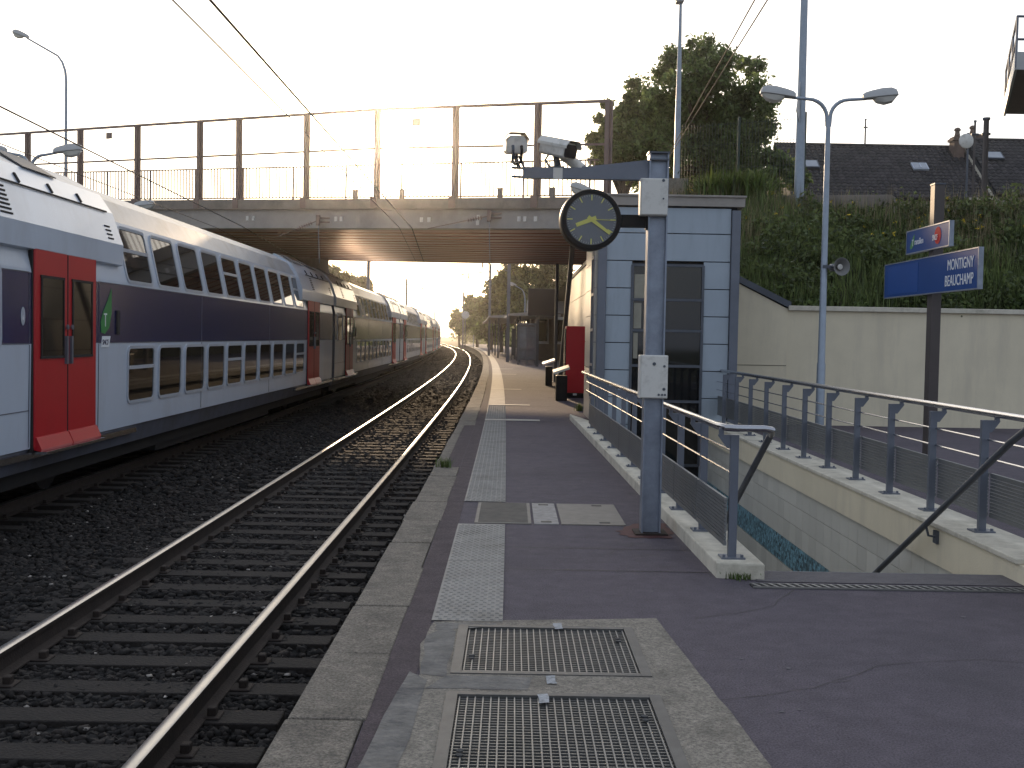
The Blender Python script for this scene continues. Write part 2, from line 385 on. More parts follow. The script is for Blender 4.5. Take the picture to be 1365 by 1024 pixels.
mb.poly(jag([(-.40, 5.18), (-.275, 5.15), (-.275, 5.95), (-.33, 6.05), (-.42, 5.85)],   .010, 4, 9, .008))
mb.poly(jag([(-.36, 4.97), (.1, 4.975), (.12, 5.16), (-.27, 5.17)], .009, 5, 19, .008))
mb.poly(jag([(-.55, 3.6), (-.40, 3.6), (-.36, 5.1), (-.45, 5.22), (-.5, 4.6)], .011, 4, 29, .0085))
mb.poly(jag([(-.38, 5.97), (-.06, 6.06), (-.06, 6.13), (-.4, 6.13)], .012, 5, 39, .0085))
struct(mb.build('mortar_patch', MORT))
WMARK = M('white_mark', (.32, .33, .34), .8, var=.6, sc=40)
mb = MB()
for px, py, s_ in ((744, 837, .03), (735, 909, .03), (724, 934, .03)):
    g = G(px, py); mb.poly(jag([(g.x - .022, g.y - .07, .012), (g.x + .024, g.y - .06, .012), (g.x + .02, g.y + .06, .012), (g.x - .026, g.y + .05, .012)], .006, 3, px, .012))
struct(mb.build('paint_marking', WMARK))
mb = MB()
for y in (7.62, 8.42, 13.3, 16.8): strip(mb, -.02, 1.42, y, y + .012, .003)
struct(mb.build('asphalt_joint', BLACK))
mb = MB(); JC = M('joint_cover', (.45, .42, .37), .7, var=.12)
for y0, y1, r in ((21.25, 21.62, .62), (26.1, 26.4, .55), (34.05, 34.3, .5), (48, 48.3, .6), (56, 56.3, .6)): strip(mb, -.41, r, y0, y1, .011)
struct(mb.build('joint_cover', JC))
STAIN = M('maroon_resin', (.075, .022, .022), .8, var=.3, sc=8)
pb = G(866, 711)
mb = MB(); mb.poly(jag([(pb.x - .28, pb.y + .06, .004), (pb.x - .2, pb.y - .22, .004), (pb.x + .12, pb.y - .25, .004), (pb.x + .2, pb.y, .004), (pb.x + .18, pb.y + .5, .004), (pb.x - .1, pb.y + .42, .004)], .03, 5, 5, .004))
struct(mb.build('resin_patch', STAIN))
GUM = M('chewing_gum', (.15, .14, .145), .9, var=.3)
mb = MB(); rr = random.Random(21)
for k in range(110):
    y = rr.uniform(3.6, 14) if k % 3 else rr.uniform(14, 30); x = rr.uniform(1.1, 7) if y < 7 and k % 2 else rr.uniform(.0, 1.0) + (.75 if y < 6.4 else 0)
    if 1.3 < x and y > 7.0: continue
    r_ = rr.uniform(.006, .016); mb.add([(x + r_ * rr.uniform(.6, 1.2) * math.cos(a), y + r_ * rr.uniform(.6, 1.2) * math.sin(a), .0035) for a in [k2 * PI / 4 for k2 in range(8)]], [tuple(range(8))])
struct(mb.build('chewing_gum', GUM), 'stuff')['label'] = 'pale trodden chewing gum spots scattered over the asphalt'
mb = MB()
def crack(p, n, stp, a0, wd):
    a = a0; q = Vector((*p, .003)); pts = [q.copy()]
    for k in range(n):
        a += rr.uniform(-.5, .5); q = q + Vector((math.cos(a), math.sin(a), 0)) * stp; pts.append(q.copy())
    for u, v in zip(pts, pts[1:]):
        d = (v - u).normalized(); s_ = Vector((-d.y, d.x, 0)) * wd * rr.uniform(.5, 1.2); mb.quad(u - s_, v - s_, v + s_, u + s_)
crack((1.05, 6.35), 9, .16, .15, .0025); crack((1.5, 5.2), 10, .2, .6, .002); crack((.3, 8.0), 8, .13, .1, .002); crack((3.4, 5.1), 12, .22, 1.1, .002); crack((.6, 15.5), 8, .2, 1.3, .003); crack((.83, 4.9), 7, .12, -.4, .002)
struct(mb.build('asphalt_cracks', BLACK))
# opposite platform behind the train
mb = MB(); strip(mb, -13.5, -8.75, -4, 240, 0.); strip(mb, -13.5, -8.75, 60, 61, 0.)
ys = list(np.arange(-4, 60, 2.)) + list(np.arange(60, 246, 6))
mb.add([(-8.75 + cx(y), y, z) for y in ys for z in (0, -1.)], [(2 * i, 2 * i + 1, 2 * i + 3, 2 * i + 2) for i in range(len(ys) - 1)])
struct(mb.build('opposite_platform', ASPH))
# ---- tracks
def track(label, axis, n_sl, y_end, nslv):
    t = thing('railway_track', label, 'railway track', (0, 0, 0))
    pr = [(-.07, -.17), (.07, -.17), (.07, -.158), (.012, -.14), (.009, -.045), (.033, -.035), (.036, -.008), (.026, 0), (-.026, 0), (-.036, -.008), (-.033, -.035), (-.009, -.045), (-.012, -.14), (-.07, -.158)]
    mi = [0] * 14; mi[7] = 1; mi[6] = 1; mi[8] = 1; 
    ys = list(np.arange(-3, 60, 1.5)) + list(np.arange(60, y_end, 5))
    for sgn in (-1, 1):
        mb = MB(); mb.sweep([[(axis + sgn * .7535 + x + cx(y), y, z - .55) for x, z in pr] for y in ys], mi)
        mb.build('rail', [RUST, STEEL], t, smooth=True)
    r_ = random.Random(axis)
    me = None
    far = MB()
    for k in range(n_sl):
        y = 2.6 + k * .578 + r_.uniform(-.02, .02)
        if k < nslv:
            if me is None:
                b = MB().box((0, 0, -.075), (2.55, .24, .15))
                for s_ in (-1, 1):
                    b.box((s_ * .7535, 0, .0065), (.34, .15, .013), mi=1)
                    for q in (-1, 1): b.box((s_ * .7535 + q * .115, 0, .035), (.05, .07, .05), mi=1)
                o = b.build('sleeper', [WOOD, RUST], t, bevel=.006, seg=1); me = o.data
            else:
                o = o.copy(); C.objects.link(o); o.parent = t
            o.location = (axis + cx(y) + r_.uniform(-.03, .03), y, -.718 + r_.uniform(-.008, .004)); o.rotation_euler = (0, 0, -hd(y) + r_.uniform(-.012, .012))
        else:
            far.box((axis + cx(y), y, -.80), (2.55, .24, .15), rz=-hd(y))
    if n_sl > nslv:
        f = far.build('far_sleepers', WOOD, t); f['kind'] = 'stuff'
    return t
track('curving empty track beside the platform with shiny rail heads', -2.575, 330, 700, 100)
track('track under the standing train, mostly hidden in its shadow', -6.85, 60, 700, 60)
# ================================================================ BRIDGE
BW = 16.6
BU = Vector((.8829, -.4695, 0)); BN = Vector((.4695, .8829, 0)); B0 = Vector((.62, 30.3, 0))
def bp(s, n, z): return B0 + BU * s + BN * n + Vector((0, 0, z))
def bzb(s): return 4.45 - .03 * s
def bzt(s): return 5.26 - .035 * s
def bs_of(px):
    d = ray(px, 300); r = d.x / d.y
    Y = (B0.y + .5318 * B0.x) / (1 + .5318 * r)
    return (Vector((r * Y, Y, 0)) - B0).dot(BU)
SS = [-27, -20, -15, -10, -6, -3, 0, 3, 6, 9]
br = thing('road_bridge', 'low road bridge crossing the tracks with grey edge beams and brown ribbed underside', 'bridge', bp(-9, 6, -1))
def bsec(fn): return [[bp(s, n, z(s)) for n, z in fn] for s in SS]
# girder (fascia), edge beam, soffit with ribs, road slab
MB().sweep(bsec([(0, bzb), (0, lambda s: bzt(s) - .30), (.5, lambda s: bzt(s) - .30), (.5, bzb)])).build('girder', FASC, br, True)
MB().sweep(bsec([(-.10, lambda s: bzt(s) - .297), (-.12, lambda s: bzt(s) - .04), (-.12, bzt), (.45, bzt), (.45, lambda s: bzt(s) - .297)])).build('edge_beam', FASC2, br, True)
MB().sweep(bsec([(BW - .5, bzb), (BW - .5, lambda s: bzt(s) - .30), (BW, lambda s: bzt(s) - .30), (BW, bzb)])).build('girder', FASC, br, True)
MB().sweep(bsec([(BW - .4, lambda s: bzt(s) - .297), (BW - .4, bzt), (BW + .1, bzt), (BW + .1, lambda s: bzt(s) - .297)])).build('edge_beam', FASC2, br, True)
pr = []; n = .52
while n < BW - .8:
    for dn, dz in ((0, .25), (.04, .0), (.86, .0), (.90, .25)): pr.append((n + dn, dz))
    n += 1.08
pr = [(a, (lambda s, dz=dz: bzb(s) + dz)) for a, dz in pr]
pr += [(BW - .52, lambda s: bzb(s) + .4), (.52, lambda s: bzb(s) + .4)]
MB().sweep(bsec(pr), [0 if k % 4 in (0, 1, 2) else 1 for k in range(len(pr))]).build('soffit', [BROWN, JOINT], br, True)
MB().sweep(bsec([(.46, lambda s: bzb(s) + .41), (.46, lambda s: bzt(s) - .08), (BW - .41, lambda s: bzt(s) - .08), (BW - .41, lambda s: bzb(s) + .41)])).build('road_slab', FASC2, br, True)
ab = MB(); ab.sweep([[bp(s, n, z) for n, z in ((.6, -1.3), (.6, 4.3), (BW - .6, 4.3), (BW - .6, -1.3))] for s in (4.6, 9)]); ab.build('abutment', FASC2, br, True)
ab = MB(); ab.sweep([[bp(s, n, z) for n, z in ((.6, -1.3), (.6, 5.2), (BW - .6, 5.2), (BW - .6, -1.3))] for s in (-27, -19)]); ab.build('abutment', FASC2, br, True)
mb = MB()
for px, py in ((330, 291), (338, 291), (448, 292), (455, 292), (562, 293), (572, 293), (637, 297), (638, 290), (692, 292), (700, 292), (714, 292)):
    s = bs_of(px); z = Q(px, py, bp(s, 0, 0).y).z
    MB().box(bp(s, -.012, z), (.09, .03, .13), rz=-.489).build('anchor_plate', WHITEB, br, True)
# tall screen posts + rails on the near edge
fe = thing('bridge_screen', 'tall brown posts with thin rails along the near edge of the bridge', 'screen fence', bp(-9, -.05, 5.3))
PX = [-30, 36, 106, 182, 265, 317, 407, 501, 605, 714, 808]
tops = []
for px in PX:
    s = bs_of(px); h = 2.52 - .012 * abs(s + 5); zt = bzt(s)
    q = .075 if px < 700 else .085
    m = MB(); m.box(bp(s, .03, zt + h / 2), (.2, .06, h), rz=-.489); m.box(bp(s, .03, zt + h / 2), (.09, .2, h - .01), rz=-.489); m.box(bp(s, -.135, zt - .12), (.2, .022, .3), rz=-.489); m.box(bp(s, .03, zt + .012), (.24, .24, .02), rz=-.489)
    m.build('post', POSTB, fe, True); tops.append((s, zt + h))
m = MB()
for (s0, z0), (s1, z1) in zip(tops, tops[1:]): m.bar(bp(s0, .03, z0 + .015), bp(s1, .03, z1 + .015), .07, .07)
m.build('top_rail', POSTB, fe, True)
m = MB()
for (s0, z0), (s1, z1) in zip(tops, tops[1:]): m.bar(bp(s0, .03, z0 - 1.08), bp(s1, .03, z1 - 1.08), .05, .05)
m.build('middle_rail', POSTB, fe, True)
# pedestrian railing
ra = thing('bridge_railing', 'low picket railing behind the tall posts on the bridge edge', 'railing', bp(-9, .25, 5.3))
m = MB(); s = -24.
while s < 1.6:
    m.bar(bp(s, .25, bzt(s) + .08), bp(s, .25, bzt(s) + .98), .028, .028); s += .13
m.build('pickets', POSTB, ra, True)
s = -24.
for k in range(14):
    m = MB().bar(bp(s, .25, bzt(s)), bp(s, .25, bzt(s) + 1.0), .05, .05); m.build('post', POSTB, ra, True); s += 1.95
for dz, nm in ((1.0, 'top_rail'), (.08, 'bottom_rail')):
    m = MB()
    for a, b in zip(SS, SS[1:]):
        b = min(b, 1.6); a = max(a, -24)
        if b > a: m.bar(bp(a, .25, bzt(a) + dz), bp(b, .25, bzt(b) + dz), .05, .035)
    m.build(nm, POSTB, ra, True)
fr = thing('bridge_railing', 'picket railing on the far edge of the bridge', 'railing', bp(-9, BW - .2, 5.3))
m = MB(); s = -24.
while s < 5.2: m.bar(bp(s, BW - .2, bzt(s)), bp(s, BW - .2, bzt(s) + .98), .018, .018); s += .16
m.build('pickets', POSTB, fr, True)
MB().bar(bp(-24, BW - .2, bzt(-24) + 1), bp(5.2, BW - .2, bzt(5.2) + 1), .05, .04).build('top_rail', POSTB, fr, True)
for px, pos in ((470, 'first'), (532, 'second'), (663, 'third'), (733, 'last')):
    s = bs_of(px); m = MB().box(bp(s, .12, bzt(s) + .13), (.12, .1, .26), rz=-.489).box(bp(s, .12, bzt(s) + .27), (.15, .13, .02), rz=-.489)
    tag(m.build('stub_post', FASC2, None, True), f'{pos} short grey stub post from the left at the foot of the bridge railing', 'post', 'stub posts at the foot of the bridge railing')
for px, py, lab in ((145, 181, 'small square plate hung on the bridge screen above the carriage'), (553, 163, 'small square plate hung on the bridge screen in the sun glare')):
    s = bs_of(px); z = Q(px, py, bp(s, 0, 0).y).z
    m = MB().box(bp(s, .0, z), (.26, .02, .2), rz=-.489)
    for q in (-.08, .08): m.bar(bp(s + q, .03, z - .1), bp(s + q, .03, bzt(s) + 1.42), .008, .008)
    tag(m.build('warning_plate', POSTB, None, True), lab, 'plate', 'plates on the bridge screen')
# catenary brackets hung on the girder
for px0, py0, px1, py1, lab in ((428, 294, 372, 315, 'rusty wire bracket with ribbed insulator on the girder above the train'), (655, 288, 570, 305, 'brown wire bracket with ribbed insulator on the girder left of the cameras')):
    s0 = bs_of(px0); p = bp(s0, -.14, 0); a = Q(px0, py0, p.y); b = Q(px1, py1, p.y - .2); a.x, a.y = p.x, p.y
    t = thing('wire_bracket', lab, 'bracket', (p.x, p.y, a.z), group='wire brackets on the bridge girder')
    MB().box(a, (.1, .16, .3)).box(a + Vector((.28, 0, .07)), (.55, .05, .04)).box(a + Vector((.28, 0, -.05)), (.55, .05, .04)).build('bracket_plate', POSTB, t, True)
    MB().tube([a, b], .014, 6).build('stay_rod', POSTB, t, True)
    dr = (b - a).normalized(); m = MB()
    for k in range(6):
        c = a + dr * (.22 + k * .07); m.tube([c - dr * .015, c + dr * .015], .05, 8)
    m.build('insulator', POSTB, t, True)
    e = a - Vector((-.05, 0, 1.25)); MB().tube([a, e], .011, 6).build('drop_rod', GALV, t, True)
# overhead wires
WIRE = M('contact_wire', (.012, .011, .011), .8)
def wire(pts, r, lab, name='overhead_wire'):
    return tag(MB().tube(pts, r, 6).build(name, WIRE, None, True), lab, 'wire')
a = Q(280, 0, 9.7); b = Q(405, 150, 14.5); c = Q(549, 304, 30.6)
wire([a + (a - c) * .5, a, c, c + Vector((-.9, 16, .05)), (-2.575 + cx(90), 90, 4.6)], .012, 'thick overhead wire running from above the camera down to the bridge girder')
a = Q(230, 0, 9.7); c = Q(532, 303, 31)
wire([a + (a - c) * .5, a, c, c + Vector((-.9, 16, .1))], .0075, 'thinner overhead wire left of and beside the thick one')
a = Q(0, 142, 15.3); c = Q(323, 302, 34.3)
wire([a + (a - c) * .4, a, c, c + Vector((-1.2, 16, .0))], .012, 'overhead wire above the carriage roof slanting down to the bridge')
a = Q(48, 210, 17); c = Q(287, 303, 35)
wire([a + (a - c) * .9, a, c, c + Vector((-1.2, 16, .0))], .007, 'thin lower overhead wire passing behind the grey lamp heads')
# ================================================================ LIFT BUILDING
LY = 19.9
lf = thing('lift_tower', 'pale panelled lift building with a tall dark window beside the bridge', 'lift building', (2.7, 21.2, 0))
def L(px, py=0): return Q(px, py, LY)
xl, xr = 1.46, L(986, 300).x
m = MB().box(((xl + xr) / 2 + .02, 21.2, .5), (xr - xl - .1, 2.44, 6.95)); m.build('core', JOINT, lf, True)
zs = [3.86, 3.41, 2.93, 2.455, 1.98, 1.505, 1.03, .555, .08, -.40, -.9, -1.4, -1.9, -2.4, -2.95]
cxl, cxr = L(807, 400).x, L(972, 400).x; wx0, wx1 = L(842, 400).x, L(936, 400).x; wz1 = L(890, 354).z
m = MB(); wz0 = -.62
for z1, z0 in zip(zs, zs[1:]):
    if z0 > wz1 - .1 or z1 < wz0: segs = [(cxl, cxr)]
    else: segs = [(cxl, wx0), (wx1, cxr)]
    for a, b in segs: m.box(((a + b) / 2, LY - .01, (z0 + z1) / 2), (b - a - .014, .06, z1 - z0 - .014))
m.build('front_panel', PANEL, lf, True, bevel=.004, seg=1)
for x in ((L(796, 400).x + cxl) / 2, (cxr + xr) / 2):
    MB().box((x, LY - .03, .42), (.15, .16, 6.8)).build('corner_column', GREYP, lf, True, bevel=.01)
w = MB()
for z in (wz1, L(890, 400).z, L(890, 441).z, L(890, 488).z, L(890, 535).z, wz0): w.box(((wx0 + wx1) / 2, LY - .03, z), (wx1 - wx0, .07, .045))
for x in (wx0, wx1): w.box((x, LY - .03, (wz0 + wz1) / 2), (.045, .068, wz1 - wz0))
wf = w.build('window', DGREY, lf, True)
for za_, zb_, xb_ in ((L(860, 366).z, L(860, 398).z, 880), (L(860, 404).z, L(860, 438).z, 864), (L(860, 444).z, L(860, 478).z, 860)):  # pale sheets paint the light patch showing in the window glass
    MB().box(((wx0 + .04 + L(xb_).x) / 2, LY - .027, (za_ + zb_) / 2), (L(xb_).x - wx0 - .04, .006, za_ - zb_)).build('painted_glass_light', M('painted_glass_light', (.3, .28, .22), .5), wf, True)
for z1, z0 in ((wz1, L(890, 400).z), (L(890, 400).z, L(890, 441).z), (L(890, 441).z, L(890, 488).z), (L(890, 488).z, L(890, 535).z), (L(890, 535).z, wz0)):
    MB().box(((wx0 + wx1) / 2, LY - .015, (z0 + z1) / 2), (wx1 - wx0 - .05, .02, z1 - z0 - .05)).build('pane', GLASS, wf, True)
# side facing the track
m = MB(); ya = [20.05, 20.55]; 
for z1, z0 in zip(zs[:9], zs[1:9]):
    m.box((xl - .02, 19.99, (z0 + z1) / 2), (.05, .09, z1 - z0 - .012))
    m.box((xl - .02, 21.55, (z0 + z1) / 2), (.05, 1.7, z1 - z0 - .012))
m.build('side_panel', PANELW, lf, True)
w = MB(); zw = [3.0, 2.35, 1.72, 1.1, .5]
for z in zw: w.box((xl - .03, 20.37, z), (.06, .62, .05))
for y in (20.06, 20.68): w.box((xl - .03, y, 1.75), (.06, .05, 2.5))
wf = w.build('window', GREYP, lf, True)
for z1, z0 in zip(zw, zw[1:]): MB().box((xl - .02, 20.37, (z0 + z1) / 2), (.02, .57, z1 - z0 - .05)).build('pane', GLASS, wf, True)
m = MB(); m.box(((xl + xr) / 2, 21.2, 3.96), (xr - xl + .14, 2.8, .16)); m.box(((xl + xr) / 2, 21.2, 4.055), (xr - xl + .18, 2.86, .035)); m.build('roof_cap', FASC, lf, True, bevel=.006)
# low annex behind
an = thing('annex', 'low annex with large beige panels running under the bridge', 'annex', (2.8, 27, 0))
MB().box((3.0, 31.1, 1.7), (2.1, 17., 3.6)).build('core', JOINT, an, True)
m = MB()
for y0, y1 in ((22.65, 28.), (28., 33.7), (33.7, 39.55)):
    for z1, z0 in ((3.5, 2.75), (2.75, 1.85), (1.85, .95), (.95, .02)):
        m.box((1.93, (y0 + y1) / 2, (z0 + z1) / 2), (.05, y1 - y0 - .015, z1 - z0 - .015))
m.build('side_panel', PANELW, an, True)
MB().box((2.97, 31.1, 3.55), (2.2, 17.1, .1)).build('roof', DGREY, an, True)
# ================================================================ STAIRWELL
sw = thing('stairwell_wall', 'left stairwell kerb wall of pale concrete carrying the shorter railing', 'kerb wall', (1.5, 14, 0))
MB().prism([(1.37, 7.46, -.02), (1.68, 7.42, -.02), (1.68, 19.86, -.02), (1.46, 19.86, -.02), (1.15, 21.9, -.02), (1.12, 21.9, -.02)], (0, 0, .125)).build('kerb', WHITEC, sw, True, bevel=.012)
MB().box((1.56, 13.65, -1.55), (.2, 12.2, 3.04)).build('tile_facing', TILE, sw, True)
rw = thing('stairwell_wall', 'right stairwell wall with beige coping, grey tiles and a blue mosaic band', 'stair wall', (3.55, 14, 0))
MB().box((3.55, 13.9, .145), (.42, 12.9, .04)).build('kerb', WHITEC, rw, True, bevel=.008)
MB().box((3.55, 13.9, -.02), (.38, BW - .28, .29)).build('coping_band', BEIGE, rw, True)
MB().box((3.55, 13.9, -1.6), (.28, 12.3, 2.86)).build('backing', WHITEC, rw, True)
m = MB(); ms = MB()
for j, (z1, z0) in enumerate(((-.175, -.39), (-.39, -.62), (-.62, -.85), (-1.18, -1.45), (-1.45, -1.8), (-1.8, -2.15), (-2.15, -2.5), (-2.5, -2.95))):
    y = 7.75
    while y < 19.8: m.box((3.405, y + .15, (z0 + z1) / 2), (.02, .294, z1 - z0 - .006)); y += .30
m.build('tile_facing', TILE, rw, True)
MOS = M('blue_mosaic', (.16, .31, .37), .3, var=.0, sc=40, island=.85)
y = 7.75
while y < 19.8:
    for k in range(9): ms.box((3.403, y + .017, -.87 - k * .035), (.018, .032, .032))
    y += .035
ms.build('mosaic_band', MOS, rw, True)
m = MB()
for k in range(18):
    m.box((2.54, 7.85 + k * .29, -.1 - k * .165 - .085), (1.72, .3, .17 + (.0)), 0)
    m.box((2.54, 7.85 + k * .29, -.5 - k * .165 - .09), (1.72, .28, .6), 0)
struct(m.build('stairs', CONC))
struct(MB().box((2.54, 16.6, -3.15), (1.72, 6.6, .1)).build('passage_floor', CONC))
MB_t = MB().box((2.52, 7.715, -.10), (1.68, .03, .2)); struct(MB_t.build('stair_nosing', DGREY))
struct(MB().quad((1.62, 7.36, .004), (3.5, 7.36, .004), (3.5, 7.70, .004), (1.62, 7.70, .004)).build('landing', M('landing_asphalt', (.11, .1, .105), .8, var=.2, sc=10, bump=.4, bs=120)))
dc = thing('drain_channel', 'narrow slotted drain channel across the head of the stairs', 'drain', (3.2, 7.22, 0))
MB().box((3.2, 7.22, .003), (3.3, .1, .006)).build('trough', BLACK, dc, True)
m = MB(); x = 1.58
for yy in (7.166, 7.274): m.box((3.2, yy, .007), (3.3, .008, .010))
while x < 4.8: m.box((x, 7.22, .0075), (.02, .10, .012), rz=.35); x += .055
m.build('grating', GRT, dc, True)
# ---- railings
def post_rail(t, p, out, h):
    m = MB(); x, y, z = p
    m.box((x, y, z + h / 2), (.055, .04, h)); m.box((x, y, z + .006), (.16, .14, .012))
    m.prism([(x, y - .012, z + h), (x, y - .012, z + h - .09), (x + out * .05, y - .012, z + h - .09), (x + out * .11, y - .012, z + h - .01), (x + out * .11, y - .012, z + h)], (0, .024, 0))
    m.box((x + out * .09, y, z + h + .02), (.03, .03, .05))
    for q in (-.06, .06): m.tube([(x + q, y - .045, z + .012), (x + q, y - .045, z + .03)], .011, 6)
    m.build('post', GREYP, t, True)
def panel(t, a, b, z0, z1, mat=None):
    m = MB(); n = int((z1 - z0) / .024)
    for k in range(n): zz = z0 + .015 + k * (z1 - z0 - .03) / (n - 1); m.bar((a[0], a[1], zz), (b[0], b[1], zz), .016, .0195)
    m.bar((a[0], a[1], z0), (b[0], b[1], z0), .02, .02); m.bar((a[0], a[1], z1), (b[0], b[1], z1), .02, .02)
    m.build('slatted_panel', SLAT, t, True)
SLAT = M('panel_metal', (.22, .225, .225), .45, .6, var=.1)
lr = thing('stair_railing', 'shorter grey stair railing by the clock post with a slatted lower panel', 'railing', (1.4, 13, .1))
ly = [7.63, 8.72, 9.80, 10.87, 11.95, 13.05, 14.15, 15.25, 16.35, 17.45, 18.6]
lx = lambda y: 1.50 - .0165 * (y - 7.63)
for y in ly: post_rail(lr, (lx(y), y, .105), -1, .83)
hr = [(lx(19.6) - .09, 19.6, .985), (lx(7.75) - .09, 7.75, .985), (lx(7.6) - .06, 7.58, .985), (1.5, 7.54, .985), (1.68, 7.54, .985), (1.735, 7.57, .975), (1.745, 7.64, .94)]
MB().tube([(1.745, 7.64, .94), (1.745, 10.5, -.62), (1.745, 12.9, -1.95)], .023, 10).build('sloping_rail_shaded', DGREY, lr, True, smooth=True)  # handrail continued in darker metal, painting in the shade of the stairwell
MB().tube(hr, .024, 10).build('handrail', SATIN, lr, True, smooth=True)
m = MB()
for z in (.68, .83): m.tube([(lx(19.6) - .02, 19.6, z), (lx(7.63) - .02, 7.63, z)], .008, 6)
m.build('middle_rail', SATIN, lr, True)
for y0, y1 in zip(ly, ly[1:]): panel(lr, (lx(y0) - .05, y0 - .02), (lx(y1) - .05, y1 - .05), .2, .5)
rr_ = thing('stair_railing', 'longer grey stair railing in front of the beige wall with panels between posts', 'railing', (3.6, 14, .16))
yy = [8.53 + 1.05 * k for k in range(-2, 12)]
for y in yy: post_rail(rr_, (3.55, y, .165), 1, .84)
MB().tube([(3.64, 20.6, 1.05), (3.64, 6.2, 1.05)], .026, 10).build('handrail', SATIN, rr_, True, smooth=True)
m = MB()
for z in (.72, .86): m.tube([(3.57, 20.5, z), (3.57, 6.2, z)], .008, 6)
m.build('middle_rail', SATIN, rr_, True)
for y0, y1 in zip(yy, yy[1:]): panel(rr_, (3.6, y0 + .03), (3.6, y1 - .03), .29, .60)
sh = thing('stair_handrail', 'sloping dark handrail descending along the right stairwell wall', 'handrail', (3.3, 9, 0))
MB().tube([(3.27, 6.95, 1.16), (3.27, 7.45, .93), (3.27, 12.9, -1.98)], .024, 10).build('tube', DGREY, sh, True, smooth=True)
for y in (8.9, 11.2):
    z = .93 - (y - 7.45) * .534; MB().tube([(3.27, y, z - .02), (3.29, y, z - .09), (3.345, y, z - .1)], .01, 6).box((3.35, y, z - .1), (.02, .08, .1)).build('wall_bracket', DGREY, sh, True)
# ================================================================ CLOCK POST
PY = pb.y; pxx = pb.x
cp = thing('equipment_post', 'square galvanised post with a horizontal arm standing on a maroon patch', 'post', (pxx, PY, 0))
ptop = Q(870, 206, PY).z
m = MB(); hw = .077
for sx in (-1, 1): m.box((pxx + sx * (hw - .006), PY, ptop / 2), (.012, .15, ptop))
m.box((pxx, PY - .02, ptop / 2), (.13, .012, ptop)); m.build('post', GALV, cp, True)
MB().box((pxx, PY, ptop + .006), (.17, .165, .012)).box((pxx, PY, ptop - .05), (.162, .158, .012)).build('cap', DGREY, cp, True)
MB().box((pxx, PY, .008), (.26, .26, .016)).build('base_plate', RUST, cp, True)
az = Q(780, 232, PY).z; ax0 = Q(697, 230, PY).x
m = MB().box(((ax0 + pxx) / 2 - .03, PY, az), (pxx - ax0 - .06, .08, .085))
m.prism([(pxx - .07, PY - .01, az + .12), (pxx - .07, PY - .01, az + .04), (pxx - .72, PY - .01, az + .04)], (0, .02, 0))
for dz in (-.035, .035): m.tube([(ax0 + .02, PY, az + dz), (ax0 - .09, PY, az + dz + .005)], .01, 6)
m.build('arm', GREYP, cp, True)
def cabinet(px0, px1, py0, py1, lab, holes):
    y = PY - .12; a = Q(px0, py1, y); b = Q(px1, py0, y)
    t = thing('junction_box', lab, 'junction box', ((a.x + b.x) / 2, y, a.z))
    c = (a + b) / 2; wd, h = b.x - a.x, b.z - a.z
    MB().box((c.x, y + .065, c.z), (wd, .13, h)).build('casing', WHITEB, t, True, bevel=.006)
    MB().box((c.x + .004, y - .006, c.z), (wd - .012, .012, h - .012)).build('door', WHITEB, t, True, bevel=.004)
    m = MB()
    for u, v, r in holes: m.tube([(a.x + wd * u, y - .017, a.z + h * v), (a.x + wd * u, y - .011, a.z + h * v)], r, 10)
    m.build('lock', DGREY, t, True)
cabinet(853, 891, 238, 287, 'cream metal junction box high on the clock post below the arm', [(.83, .45, .007), (.82, .94, .012)])
cabinet(852, 891, 474, 531, 'cream metal junction box at handrail height on the clock post', [(.5, .8, .014), (.86, .75, .01), (.86, .22, .012), (.68, .09, .009), (.8, .09, .009), (.9, .09, .009)])
# clock
ck = Q(786.5, 294, PY - .02); rad = .243
ct = thing('station_clock', 'round black station clock with yellow hands on a bracket from the post', 'clock', ck)
T = Matrix.Translation(ck) @ Matrix.Rotation(R(5), 4, 'Z') @ Matrix.Rotation(R(90), 4, 'X')
MB().lathe([(rad * .93, -.085), (rad, -.06), (rad, .06), (rad * .97, .085), (rad * .83, .087), (rad * .82, .072)], 48, T).build('housing', BLACK, ct, True, smooth=True)
DIAL = M('clock_dial', (.085, .095, .115), .12, var=.05, spec=.7)
T2 = T @ Matrix.Translation((0, 0, .074)); MB().lathe([(rad * .83, 0), (rad * .83, .001)], 48, T2).build('dial', DIAL, ct, True)
YEL = M('luminous_yellow', (.6, .57, .14), .5, var=.04)
m = MB()
for k in range(60):
    a = 2 * PI * k / 60; big = k % 5 == 0; qq = k % 15 == 0
    r0, r1, wd = (.62 if big else .74) * rad, .80 * rad, (.009 if big else .003)
    mm = Matrix.Rotation(-a, 4, 'Z'); vs = [(-wd / 2, r0, .0025), (wd / 2, r0, .0025), (wd / 2, r1, .0025), (-wd / 2, r1, .0025)]
    m.add([T2 @ mm @ Vector(v) for v in vs], [(0, 1, 2, 3)], 0 if big else 1)
m.build('hour_marks', [YEL, M('minute_grey', (.3, .31, .3), .6)], ct, True)
def hand(name, ang, ln, w0, w1, tail, z):
    mm = Matrix.Rotation(-R(ang), 4, 'Z'); p = [(-w0 / 2, -tail, z), (w0 / 2, -tail, z), (w1 / 2, ln, z), (-w1 / 2, ln, z)]
    MB().prism([T2 @ mm @ Vector(v) for v in p], (T2.to_3x3() @ Vector((0, 0, .003)))).build(name, YEL, ct, True)
hand('hour_hand', 249, .13, .034, .03, .04, .004); hand('minute_hand', 126, .185, .03, .022, .035, .008); hand('second_hand', 91, .17, .006, .004, .0, .012)
bx0, bx1 = ck.x + rad * .95, pxx - .078
m = MB().box(((bx0 + bx1) / 2, PY - .01, ck.z), (bx1 - bx0, .05, .10)).box((pxx - .085, PY - .01, ck.z), (.014, .09, .13)); m.build('bracket', BLACK, ct, True)
